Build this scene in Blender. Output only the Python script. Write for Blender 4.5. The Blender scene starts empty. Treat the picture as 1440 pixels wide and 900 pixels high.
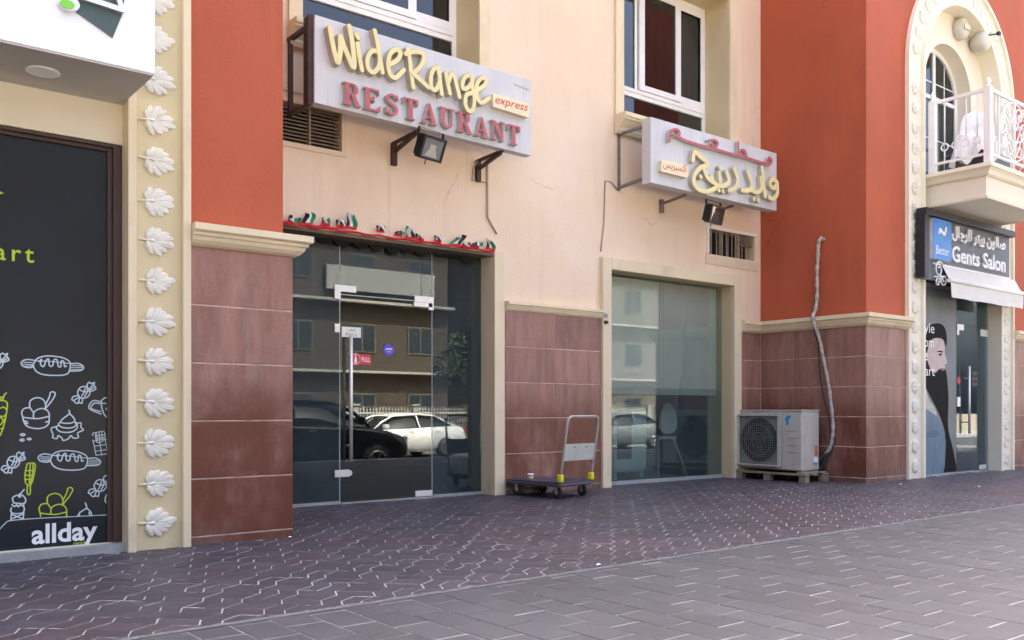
import bpy, bmesh, math, random
from mathutils import Vector, Matrix
random.seed(7)
R = math.radians
S = bpy.context.scene
COL = S.collection

# ------------------------------------------------------------------ camera
cd = bpy.data.cameras.new('camera')
cam = bpy.data.objects.new('camera', cd)
COL.objects.link(cam)
cam.location = (0, 0, 1.0)
cam.rotation_euler = (R(90), 0, R(51.52 - 90))
cd.sensor_width = 36.0
cd.lens = 36.0 * 1278.9 / 1440.0
cd.shift_y = 126.1 / 1440.0
cd.clip_start = 0.05
cd.clip_end = 2000
S.camera = cam

# ------------------------------------------------------------------ sky, sun, exposure
SUN_EL, SUN_ROT = 58.0, 20.0
wd = bpy.data.worlds.new('World')
S.world = wd
wd.use_nodes = True
nt = wd.node_tree
nt.nodes.clear()
sky = nt.nodes.new('ShaderNodeTexSky')
sky.sky_type = 'NISHITA'
sky.sun_disc = False
sky.sun_elevation = R(SUN_EL)
sky.sun_rotation = R(SUN_ROT)
sky.dust_density = 10.0
sky.air_density = 0.55
sky.ozone_density = 0.0
bgn = nt.nodes.new('ShaderNodeBackground')
bgn.inputs['Strength'].default_value = 0.15
wo = nt.nodes.new('ShaderNodeOutputWorld')
nt.links.new(sky.outputs[0], bgn.inputs[0])
nt.links.new(bgn.outputs[0], wo.inputs[0])
sl = bpy.data.lights.new('sun', 'SUN')
sl.energy = 4.0
sl.angle = R(0.53)
sl.color = (1.0, 0.92, 0.80)
so = bpy.data.objects.new('sun', sl)
COL.objects.link(so)
sv = Vector((math.sin(R(SUN_ROT)) * math.cos(R(SUN_EL)), math.cos(R(SUN_ROT)) * math.cos(R(SUN_EL)), math.sin(R(SUN_EL))))
so.rotation_euler = sv.to_track_quat('Z', 'Y').to_euler()
so.location = (10, 30, 40)
S.view_settings.view_transform = 'Standard'
S.view_settings.look = 'None'
S.view_settings.gamma = 1.0
S.view_settings.use_curve_mapping = False
S.view_settings.exposure = 3.03
S.cycles.max_bounces = 8
S.cycles.diffuse_bounces = 4
S.cycles.glossy_bounces = 4
S.cycles.transmission_bounces = 6
S.cycles.transparent_max_bounces = 12
S.cycles.caustics_reflective = False
S.cycles.caustics_refractive = False
S.cycles.use_denoising = True

# ------------------------------------------------------------------ materials
def srgb(r, g, b):
    f = lambda c: (c / 255 / 12.92) if c / 255 <= 0.04045 else ((c / 255 + 0.055) / 1.055) ** 2.4
    return (f(r), f(g), f(b))

MATS = {}
def mat(name, col, rough=0.6, metal=0.0, var=0.0, scale=3.0, bump=0.0, bscale=60.0, stretch=(1, 1, 1), col2=None, spec=0.5, objvar=0.0, detail=6.0):
    """procedural principled material: colour broken up by noise in object space, fine bump"""
    m = bpy.data.materials.new(name)
    m.use_nodes = True
    N = m.node_tree.nodes
    L = m.node_tree.links
    p = N['Principled BSDF']
    p.inputs['Roughness'].default_value = rough
    p.inputs['Metallic'].default_value = metal
    p.inputs['Specular IOR Level'].default_value = spec
    p.inputs['Base Color'].default_value = (*col, 1)
    geo = None
    if var > 0 or col2 or bump > 0:
        geo = N.new('ShaderNodeNewGeometry')
        mp = N.new('ShaderNodeVectorMath'); mp.operation = 'MULTIPLY'
        mp.inputs[1].default_value = stretch
        L.new(geo.outputs['Position'], mp.inputs[0])
        vec = mp.outputs[0]
    if var > 0 or col2:
        n = N.new('ShaderNodeTexNoise')
        n.inputs['Scale'].default_value = scale
        n.inputs['Detail'].default_value = detail
        n.inputs['Roughness'].default_value = 0.62
        L.new(vec, n.inputs['Vector'])
        cr = N.new('ShaderNodeValToRGB')
        cr.color_ramp.elements[0].position = 0.32
        cr.color_ramp.elements[1].position = 0.68
        a = tuple(c * (1 - var) for c in col) if not col2 else col
        b = tuple(min(1, c * (1 + var)) for c in col) if not col2 else col2
        cr.color_ramp.elements[0].color = (*a, 1)
        cr.color_ramp.elements[1].color = (*b, 1)
        L.new(n.outputs['Fac'], cr.inputs['Fac'])
        cout = cr.outputs['Color']
        if objvar > 0:
            oi = N.new('ShaderNodeObjectInfo')
            ad = N.new('ShaderNodeMath'); ad.operation = 'ADD'
            L.new(oi.outputs['Random'], ad.inputs[0]); L.new(geo.outputs['Random Per Island'], ad.inputs[1])
            fr = N.new('ShaderNodeMath'); fr.operation = 'FRACT'
            L.new(ad.outputs[0], fr.inputs[0])
            mr = N.new('ShaderNodeMapRange')
            mr.inputs['To Min'].default_value = 1 - objvar
            mr.inputs['To Max'].default_value = 1 + objvar
            L.new(fr.outputs[0], mr.inputs['Value'])
            vm = N.new('ShaderNodeVectorMath'); vm.operation = 'SCALE'
            L.new(cout, vm.inputs[0]); L.new(mr.outputs[0], vm.inputs['Scale'])
            cout = vm.outputs[0]
        L.new(cout, p.inputs['Base Color'])
        rr = N.new('ShaderNodeMapRange')
        rr.inputs['To Min'].default_value = max(0.02, rough - 0.08)
        rr.inputs['To Max'].default_value = min(1, rough + 0.1)
        L.new(n.outputs['Fac'], rr.inputs['Value'])
        L.new(rr.outputs[0], p.inputs['Roughness'])
    if bump > 0:
        nb = N.new('ShaderNodeTexNoise')
        nb.inputs['Scale'].default_value = bscale
        nb.inputs['Detail'].default_value = 4
        L.new(geo.outputs['Position'], nb.inputs['Vector'])
        bp = N.new('ShaderNodeBump')
        bp.inputs['Strength'].default_value = bump
        bp.inputs['Distance'].default_value = 0.01
        L.new(nb.outputs['Fac'], bp.inputs['Height'])
        L.new(bp.outputs[0], p.inputs['Normal'])
    MATS[name] = m
    return m

def add_stain(m, col, scale, lo, hi, stretch=(1, 1, 1), zmax=None, amount=0.7, seed=0.0, zfade=0.6):
    """second noise layer: stains and dirt of their own shape over the base colour; zmax limits it to a height band"""
    N = m.node_tree.nodes; L = m.node_tree.links
    p = N['Principled BSDF']
    geo = N.new('ShaderNodeNewGeometry')
    mp = N.new('ShaderNodeVectorMath'); mp.operation = 'MULTIPLY_ADD'
    mp.inputs[1].default_value = stretch
    mp.inputs[2].default_value = (seed, seed * 1.7, seed * 0.6)
    L.new(geo.outputs['Position'], mp.inputs[0])
    n = N.new('ShaderNodeTexNoise')
    n.inputs['Scale'].default_value = scale
    n.inputs['Detail'].default_value = 8
    n.inputs['Roughness'].default_value = 0.65
    L.new(mp.outputs[0], n.inputs['Vector'])
    mr = N.new('ShaderNodeMapRange')
    mr.inputs['From Min'].default_value = lo
    mr.inputs['From Max'].default_value = hi
    mr.inputs['To Max'].default_value = amount
    L.new(n.outputs['Fac'], mr.inputs['Value'])
    fac = mr.outputs[0]
    if zmax is not None:
        sp = N.new('ShaderNodeSeparateXYZ')
        L.new(geo.outputs['Position'], sp.inputs[0])
        zr = N.new('ShaderNodeMapRange')
        zr.inputs['From Min'].default_value = zmax
        zr.inputs['From Max'].default_value = zmax - zfade
        L.new(sp.outputs['Z'], zr.inputs['Value'])
        mu = N.new('ShaderNodeMath'); mu.operation = 'MULTIPLY'
        L.new(fac, mu.inputs[0]); L.new(zr.outputs[0], mu.inputs[1])
        fac = mu.outputs[0]
    mx = N.new('ShaderNodeMix'); mx.data_type = 'RGBA'
    lk = p.inputs['Base Color'].links
    if lk:
        L.new(lk[0].from_socket, mx.inputs[6])
    else:
        mx.inputs[6].default_value = p.inputs['Base Color'].default_value
    mx.inputs[7].default_value = (*col, 1)
    L.new(fac, mx.inputs[0])
    L.new(mx.outputs[2], p.inputs['Base Color'])

def add_crack(m, col, scale, width, seed=0.0, amount=0.6, mask=(0.55, 0.62)):
    """hairline cracks: cell edges, kept only where a broad noise lets them through"""
    N = m.node_tree.nodes; L = m.node_tree.links
    p = N['Principled BSDF']
    geo = N.new('ShaderNodeNewGeometry')
    nz = N.new('ShaderNodeTexNoise'); nz.inputs['Scale'].default_value = 3.0; nz.inputs['Detail'].default_value = 5
    L.new(geo.outputs['Position'], nz.inputs['Vector'])
    ad = N.new('ShaderNodeVectorMath'); ad.operation = 'MULTIPLY_ADD'
    ad.inputs[1].default_value = (0.35, 0.35, 0.35)
    L.new(nz.outputs['Color'], ad.inputs[0]); L.new(geo.outputs['Position'], ad.inputs[2])
    vo = N.new('ShaderNodeTexVoronoi'); vo.feature = 'DISTANCE_TO_EDGE'; vo.inputs['Scale'].default_value = scale
    L.new(ad.outputs[0], vo.inputs['Vector'])
    mr = N.new('ShaderNodeMapRange'); mr.inputs['From Min'].default_value = width; mr.inputs['From Max'].default_value = width * 0.3
    mr.inputs['To Max'].default_value = amount
    L.new(vo.outputs['Distance'], mr.inputs['Value'])
    n2 = N.new('ShaderNodeTexNoise'); n2.inputs['Scale'].default_value = 0.55
    a2 = N.new('ShaderNodeVectorMath'); a2.inputs[1].default_value = (seed, seed, seed)
    L.new(geo.outputs['Position'], a2.inputs[0]); L.new(a2.outputs[0], n2.inputs['Vector'])
    m2 = N.new('ShaderNodeMapRange'); m2.inputs['From Min'].default_value = mask[0]; m2.inputs['From Max'].default_value = mask[1]
    L.new(n2.outputs['Fac'], m2.inputs['Value'])
    mu = N.new('ShaderNodeMath'); mu.operation = 'MULTIPLY'
    L.new(mr.outputs[0], mu.inputs[0]); L.new(m2.outputs[0], mu.inputs[1])
    mx = N.new('ShaderNodeMix'); mx.data_type = 'RGBA'
    L.new(p.inputs['Base Color'].links[0].from_socket, mx.inputs[6])
    mx.inputs[7].default_value = (*col, 1)
    L.new(mu.outputs[0], mx.inputs[0]); L.new(mx.outputs[2], p.inputs['Base Color'])

def glass(name, tint=(0.75, 0.8, 0.8), refl=0.16, dust=0.0, dustcol=(0.5, 0.55, 0.55), rough=0.0):
    """thin sheet glass: fresnel mix of a clear tinted sheet and a mirror, plus a film of dust"""
    m = bpy.data.materials.new(name); m.use_nodes = True
    N = m.node_tree.nodes; L = m.node_tree.links
    N.clear()
    out = N.new('ShaderNodeOutputMaterial')
    tr = N.new('ShaderNodeBsdfTransparent'); tr.inputs[0].default_value = (*tint, 1)
    gl = N.new('ShaderNodeBsdfGlossy'); gl.inputs['Roughness'].default_value = rough
    gl.inputs[0].default_value = (0.95, 1, 1, 1)
    lw = N.new('ShaderNodeLayerWeight'); lw.inputs[0].default_value = 0.2
    mr = N.new('ShaderNodeMapRange')
    mr.inputs['To Min'].default_value = refl; mr.inputs['To Max'].default_value = 0.95
    L.new(lw.outputs['Fresnel'], mr.inputs['Value'])
    mx = N.new('ShaderNodeMixShader')
    L.new(mr.outputs[0], mx.inputs[0]); L.new(tr.outputs[0], mx.inputs[1]); L.new(gl.outputs[0], mx.inputs[2])
    last = mx.outputs[0]
    if dust > 0:
        df = N.new('ShaderNodeBsdfDiffuse'); df.inputs[0].default_value = (*dustcol, 1)
        geo = N.new('ShaderNodeNewGeometry')
        nz = N.new('ShaderNodeTexNoise'); nz.inputs['Scale'].default_value = 2.2; nz.inputs['Detail'].default_value = 6
        L.new(geo.outputs['Position'], nz.inputs['Vector'])
        m2 = N.new('ShaderNodeMapRange'); m2.inputs['From Min'].default_value = 0.3; m2.inputs['From Max'].default_value = 0.75
        m2.inputs['To Min'].default_value = dust * 0.5; m2.inputs['To Max'].default_value = dust * 1.4
        L.new(nz.outputs['Fac'], m2.inputs['Value'])
        mx2 = N.new('ShaderNodeMixShader')
        L.new(m2.outputs[0], mx2.inputs[0]); L.new(last, mx2.inputs[1]); L.new(df.outputs[0], mx2.inputs[2])
        last = mx2.outputs[0]
    L.new(last, out.inputs[0])
    MATS[name] = m
    return m

M = MATS
mat('red_paint', (0.42, 0.090, 0.037), 0.75, var=0.07, scale=1.2, bump=0.4, bscale=45)
add_stain(M['red_paint'], (0.31, 0.052, 0.026), 1.6, 0.52, 0.8, (1, 1, 0.35), amount=0.45)
add_stain(M['red_paint'], (0.50, 0.15, 0.08), 2.4, 0.55, 0.8, (3.5, 3.5, 0.22), amount=0.3, seed=7)
mat('peach_paint', (0.80, 0.645, 0.475), 0.8, var=0.03, scale=0.8, bump=0.4, bscale=45)
add_stain(M['peach_paint'], (0.66, 0.46, 0.32), 1.1, 0.48, 0.85, (1, 1, 0.3), amount=0.5, seed=3)
add_stain(M['peach_paint'], (0.50, 0.37, 0.27), 2.2, 0.58, 0.85, (4.5, 4.5, 0.2), amount=0.38, seed=13)
add_stain(M['peach_paint'], (0.86, 0.74, 0.62), 0.5, 0.5, 0.7, amount=0.5, seed=21)
add_crack(M['peach_paint'], (0.36, 0.26, 0.19), 0.5, 0.006, 4.0, 0.55)
add_crack(M['red_paint'], (0.22, 0.04, 0.025), 0.45, 0.006, 9.0, 0.5)
mat('cream_paint', (0.74, 0.64, 0.44), 0.75, var=0.04, scale=1.5, bump=0.15, bscale=80)
add_stain(M['cream_paint'], (0.42, 0.34, 0.24), 2.5, 0.52, 0.85, (1, 1, 0.4), amount=0.55, seed=5)
add_stain(M['cream_paint'], (0.30, 0.24, 0.17), 5, 0.5, 0.75, (1, 1, 0.6), zmax=0.5, amount=0.55, seed=15, zfade=0.45)
mat('cream_panel', (0.66, 0.56, 0.34), 0.75, var=0.05, scale=1.5, bump=0.15, bscale=80)
mat('pale_cream', (0.82, 0.77, 0.62), 0.75, var=0.03, scale=1.5, bump=0.12, bscale=80)
mat('leaf_white', (0.76, 0.74, 0.64), 0.6, var=0.05, scale=20, bump=0.1, bscale=80)
add_stain(M['leaf_white'], (0.55, 0.49, 0.36), 9, 0.5, 0.75, amount=0.55, seed=3)
mat('tile_stone', (0.285, 0.143, 0.108), 0.42, var=0.24, scale=3.2, stretch=(2.4, 2.4, 0.6), bump=0.2, bscale=60, objvar=0.2, detail=12)
add_stain(M['tile_stone'], (0.36, 0.22, 0.18), 38, 0.50, 0.72, amount=0.4, seed=31)
add_stain(M['tile_stone'], (0.12, 0.055, 0.04), 30, 0.55, 0.75, amount=0.5, seed=41)
add_stain(M['tile_stone'], (0.20, 0.075, 0.05), 2.6, 0.48, 0.72, (3.5, 3.5, 0.45), amount=0.6, seed=17)
add_stain(M['tile_stone'], (0.40, 0.27, 0.235), 3.4, 0.5, 0.8, (2.5, 2.5, 0.7), amount=0.5, seed=2)
add_stain(M['tile_stone'], (0.13, 0.034, 0.016), 2.2, 0.32, 0.56, (1.6, 1.6, 0.6), zmax=1.25, amount=0.92, seed=11, zfade=0.4)
add_stain(M['tile_stone'], (0.16, 0.14, 0.125), 7, 0.35, 0.7, (1, 1, 0.6), zmax=0.22, amount=0.7, seed=51, zfade=0.2)
M['tile_rust'] = M['tile_stone'].copy(); M['tile_rust'].name = 'tile_rust'
add_stain(M['tile_rust'], (0.12, 0.030, 0.013), 1.7, 0.34, 0.50, (1.5, 1.5, 1.3), zmax=1.25, amount=0.8, seed=61, zfade=0.3)
mat('tile_grout', (0.56, 0.40, 0.33), 0.9, var=0.35, scale=7)
mat('sill_concrete', (0.33, 0.34, 0.33), 0.85, var=0.15, scale=6, bump=0.3, bscale=60)
mat('brown_frame', (0.06, 0.033, 0.026), 0.45, var=0.25, scale=3, stretch=(6, 6, 0.6))
mat('vinyl_dark', (0.012, 0.018, 0.026), 0.22, spec=0.3, var=0.12, scale=1.0, bump=0.03, bscale=6)
mat('ink_white', (0.55, 0.66, 0.70), 0.5)
mat('ink_bright', (0.80, 0.82, 0.86), 0.5)
mat('ink_green', (0.46, 0.62, 0.02), 0.5)
mat('acp_white', (0.84, 0.89, 0.91), 0.35, var=0.02, scale=1.0)
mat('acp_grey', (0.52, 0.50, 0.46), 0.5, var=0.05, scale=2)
mat('logo_dark', (0.06, 0.10, 0.09), 0.4)
mat('logo_green', (0.20, 0.62, 0.06), 0.4)
mat('sign_silver', (0.60, 0.61, 0.62), 0.45, var=0.05, scale=1.2, metal=0.0)
add_stain(M['sign_silver'], (0.36, 0.37, 0.38), 1.8, 0.5, 0.85, (1.6, 1, 0.5), amount=0.5, seed=9)
add_stain(M['sign_silver'], (0.30, 0.29, 0.27), 4, 0.55, 0.8, (5, 5, 0.35), amount=0.4, seed=19)
mat('sign_side', (0.40, 0.41, 0.42), 0.55, var=0.1, scale=5)
mat('letter_cream', (0.78, 0.69, 0.35), 0.45, var=0.05, scale=8)
mat('letter_cream_side', (0.52, 0.49, 0.40), 0.5, var=0.1, scale=10)
mat('letter_red', (0.50, 0.10, 0.115), 0.45, var=0.10, scale=9)
mat('letter_red_side', (0.46, 0.45, 0.43), 0.5, var=0.1, scale=10)
mat('letter_rim', (0.26, 0.24, 0.10), 0.5)
mat('express_face', (0.82, 0.70, 0.47), 0.5, var=0.03, scale=8)
mat('ink_red', (0.55, 0.08, 0.06), 0.5)
mat('rust_steel', (0.05, 0.022, 0.018), 0.6, var=0.4, scale=14, bump=0.2)
mat('grey_steel', (0.20, 0.19, 0.18), 0.55, var=0.3, scale=10, metal=0.3)
mat('black_plastic', (0.012, 0.012, 0.013), 0.45)
mat('black_metal', (0.016, 0.016, 0.018), 0.4, metal=0.2, var=0.2, scale=9)
mat('lamp_reflector', (0.36, 0.37, 0.39), 0.45)
mat('lamp_led', (0.90, 0.90, 0.86), 0.5)
mat('aluminium_white', (0.84, 0.85, 0.84), 0.4, var=0.02, scale=2)
mat('louvre', (0.33, 0.27, 0.20), 0.6, var=0.2, scale=8)
mat('vent_frame', (0.70, 0.58, 0.42), 0.7, var=0.06, scale=4)
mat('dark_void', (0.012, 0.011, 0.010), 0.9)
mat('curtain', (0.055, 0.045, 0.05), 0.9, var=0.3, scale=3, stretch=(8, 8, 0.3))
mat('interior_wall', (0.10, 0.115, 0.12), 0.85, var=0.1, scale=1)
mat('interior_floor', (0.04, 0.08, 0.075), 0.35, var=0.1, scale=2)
mat('soffit_wood', (0.16, 0.115, 0.075), 0.7, var=0.2, scale=5, stretch=(0.6, 6, 6))
mat('blind', (0.72, 0.74, 0.69), 0.8, var=0.04, scale=1.4)
mat('chair_white', (0.70, 0.76, 0.76), 0.5)
mat('chrome', (0.80, 0.79, 0.75), 0.42, metal=0.65, var=0.03, scale=10)
mat('glass_edge', (0.42, 0.50, 0.50), 0.4)
mat('fitting_steel', (0.74, 0.75, 0.74), 0.35, metal=0.5)
mat('sticker_white', (0.80, 0.82, 0.74), 0.5)
mat('sticker_red', (0.62, 0.035, 0.06), 0.45)
mat('sticker_blue', (0.09, 0.06, 0.52), 0.45)
mat('ink_black', (0.02, 0.02, 0.02), 0.5)
mat('flag_red', (0.60, 0.02, 0.035), 0.7)
mat('flag_green', (0.02, 0.26, 0.10), 0.7)
mat('flag_white', (0.80, 0.80, 0.82), 0.7)
mat('flag_black', (0.02, 0.014, 0.012), 0.7)
mat('cable_grey', (0.42, 0.34, 0.27), 0.6)
mat('deck_navy', (0.05, 0.053, 0.078), 0.38, var=0.2, scale=9)
mat('deck_bumper', (0.075, 0.078, 0.10), 0.45, var=0.1, scale=9)
mat('trolley_tube', (0.42, 0.42, 0.37), 0.4, metal=0.35, var=0.06, scale=14)
mat('trolley_plate', (0.50, 0.51, 0.45), 0.5, var=0.1, scale=10)
mat('yellow_plastic', (0.72, 0.66, 0.02), 0.45)
mat('rubber', (0.02, 0.02, 0.022), 0.7, var=0.2, scale=20)
mat('wheel_grey', (0.20, 0.19, 0.20), 0.6)
mat('cup_brown', (0.55, 0.33, 0.12), 0.5)
mat('ac_body', (0.52, 0.51, 0.46), 0.5, var=0.05, scale=3)
add_stain(M['ac_body'], (0.22, 0.19, 0.15), 5, 0.5, 0.8, (1, 1, 0.5), amount=0.6, seed=4)
mat('ac_grille', (0.26, 0.27, 0.26), 0.5, metal=0.2)
mat('ac_dark', (0.012, 0.013, 0.014), 0.6)
mat('ac_fan', (0.05, 0.05, 0.052), 0.5)
mat('mark_blue', (0.02, 0.28, 0.60), 0.4)
mat('mark_orange', (0.55, 0.20, 0.10), 0.5)
mat('pallet_wood', (0.27, 0.23, 0.16), 0.8, var=0.25, scale=6, stretch=(1, 5, 5), bump=0.3, bscale=40)
mat('pipe_wrap', (0.42, 0.39, 0.35), 0.65, var=0.35, scale=14, bump=0.6, bscale=30)
mat('pipe_black', (0.02, 0.02, 0.024), 0.6, bump=0.3, bscale=40)
mat('salon_black', (0.012, 0.014, 0.022), 0.4)
mat('salon_grey', (0.11, 0.125, 0.145), 0.45, var=0.06, scale=2)
mat('salon_blue', (0.02, 0.17, 0.62), 0.4, var=0.08, scale=2, col2=(0.10, 0.33, 0.72))
mat('salon_white', (0.84, 0.86, 0.88), 0.4)
mat('salon_mint', (0.05, 0.40, 0.36), 0.4)
mat('awning_cloth', (0.74, 0.74, 0.69), 0.8, var=0.04, scale=3, bump=0.15, bscale=200)
mat('iron_white', (0.84, 0.84, 0.82), 0.45)
mat('print_backdrop', (0.13, 0.16, 0.18), 0.4, var=0.3, scale=1.0)
mat('print_hair', (0.006, 0.006, 0.007), 0.7, var=0.3, scale=40, spec=0.15)
mat('print_skin', (0.52, 0.42, 0.40), 0.5, var=0.12, scale=8)
mat('print_lip', (0.30, 0.17, 0.16), 0.5)
mat('print_denim', (0.10, 0.18, 0.25), 0.5, var=0.25, scale=4, stretch=(2, 2, 0.7))
mat('print_denim_dark', (0.06, 0.13, 0.21), 0.5, var=0.3, scale=14)
mat('print_fleece', (0.50, 0.50, 0.44), 0.6, var=0.2, scale=40)
mat('cloth_white', (0.78, 0.77, 0.78), 0.85, var=0.05, scale=6)
mat('speaker_grey', (0.58, 0.56, 0.48), 0.5, var=0.05, scale=5)
mat('zig_paver', (0.043, 0.039, 0.054), 0.5, var=0.22, scale=1.1, bump=0.35, bscale=120, objvar=0.22)
add_stain(M['zig_paver'], (0.078, 0.043, 0.050), 0.9, 0.5, 0.75, amount=0.6, seed=6)
add_stain(M['zig_paver'], (0.10, 0.095, 0.105), 5.5, 0.58, 0.85, amount=0.5, seed=1)
mat('slab_paver', (0.051, 0.052, 0.064), 0.6, var=0.16, scale=1.3, bump=0.35, bscale=120, objvar=0.13)
add_stain(M['slab_paver'], (0.032, 0.029, 0.034), 1.3, 0.58, 0.78, (0.7, 1.6, 1), amount=0.6, seed=8)
add_stain(M['slab_paver'], (0.088, 0.086, 0.092), 4, 0.5, 0.85, amount=0.5, seed=2)
mat('joint_sand', (0.30, 0.29, 0.30), 0.95, var=0.3, scale=5, bump=0.4, bscale=200)
mat('joint_sand_pale', (0.25, 0.24, 0.245), 0.95, var=0.35, scale=4, bump=0.4, bscale=200)
mat('mortar', (0.12, 0.12, 0.13), 0.9, var=0.3, scale=14, bump=0.8, bscale=70)
mat('kerb_stone', (0.38, 0.37, 0.35), 0.8, var=0.12, scale=5, bump=0.3)
mat('asphalt', (0.055, 0.055, 0.057), 0.85, var=0.2, scale=3, bump=0.5, bscale=150)
mat('ground_sand', (0.33, 0.27, 0.19), 0.95, var=0.15, scale=0.3)
mat('road_paint', (0.75, 0.75, 0.72), 0.7)
mat('car_black', (0.008, 0.009, 0.012), 0.12, spec=0.6)
mat('car_silver', (0.80, 0.81, 0.81), 0.25, metal=0.1)
mat('car_grey', (0.16, 0.17, 0.18), 0.22, metal=0.3)
mat('car_glass', (0.01, 0.012, 0.014), 0.05)
mat('car_lamp', (0.75, 0.76, 0.78), 0.15)
mat('car_tail', (0.45, 0.01, 0.02), 0.2)
mat('alloy', (0.45, 0.46, 0.47), 0.3, metal=0.8)
mat('far_wall', (0.058, 0.047, 0.037), 0.85, var=0.05, scale=0.5)
mat('far_wall_grey', (0.11, 0.10, 0.09), 0.85, var=0.05, scale=0.5)
mat('far_trim', (0.32, 0.32, 0.30), 0.8)
mat('far_glass', (0.03, 0.04, 0.05), 0.1)
mat('bark', (0.10, 0.075, 0.05), 0.9, var=0.3, scale=12)
mat('foliage', (0.03, 0.055, 0.02), 0.7, var=0.4, scale=3, objvar=0.3)
mat('fence_iron', (0.55, 0.53, 0.48), 0.6)
glass('frost', (0.85, 0.9, 0.9), 0.0, 0.05, (0.20, 0.29, 0.31))
glass('shop_glass', (0.60, 0.68, 0.70), 0.04, 0.09, (0.22, 0.30, 0.33))
glass('door_glass', (0.62, 0.66, 0.62), 0.065, 0.004, (0.3, 0.3, 0.3))
glass('film_glass', (0.86, 0.90, 0.88), 0.025, 0.07, (0.22, 0.31, 0.33))
glass('window_glass', (0.45, 0.47, 0.52), 0.06, 0.01)
glass('salon_glass', (0.60, 0.68, 0.70), 0.04, 0.08, (0.30, 0.40, 0.45))
glass('lamp_glass', (0.95, 0.95, 0.95), 0.02)

# ------------------------------------------------------------------ object helpers
def tag(o, label=None, cat=None, group=None, kind=None):
    if label: o['label'] = label
    if cat: o['category'] = cat
    if group: o['group'] = group
    if kind: o['kind'] = kind
    return o

def empty(name, loc=(0, 0, 0), label=None, cat=None, group=None, rz=0.0, kind=None, parent=None):
    o = bpy.data.objects.new(name, None)
    o.empty_display_size = 0.2
    COL.objects.link(o)
    o.location = loc
    o.rotation_euler = (0, 0, rz)
    if parent: o.parent = parent
    return tag(o, label, cat, group, kind)

def world_origin(o):
    v = Vector((0, 0, 0))
    while o is not None:
        v += o.location
        o = o.parent
    return v

def cr_spline(pts, n=6, closed=False):
    """Catmull-Rom through the points"""
    P = [Vector(p) for p in pts]
    if len(P) < 3:
        return P
    out = []
    m = len(P)
    for i in range(m if closed else m - 1):
        if closed:
            a, b, c, d = P[(i - 1) % m], P[i], P[(i + 1) % m], P[(i + 2) % m]
        else:
            a, b, c, d = P[max(i - 1, 0)], P[i], P[i + 1], P[min(i + 2, m - 1)]
        for k in range(n):
            t = k / n
            out.append(0.5 * ((2 * b) + (c - a) * t + (2 * a - 5 * b + 4 * c - d) * t * t + (3 * b - a - 3 * c + d) * t ** 3))
    if not closed:
        out.append(P[-1])
    return out

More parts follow.
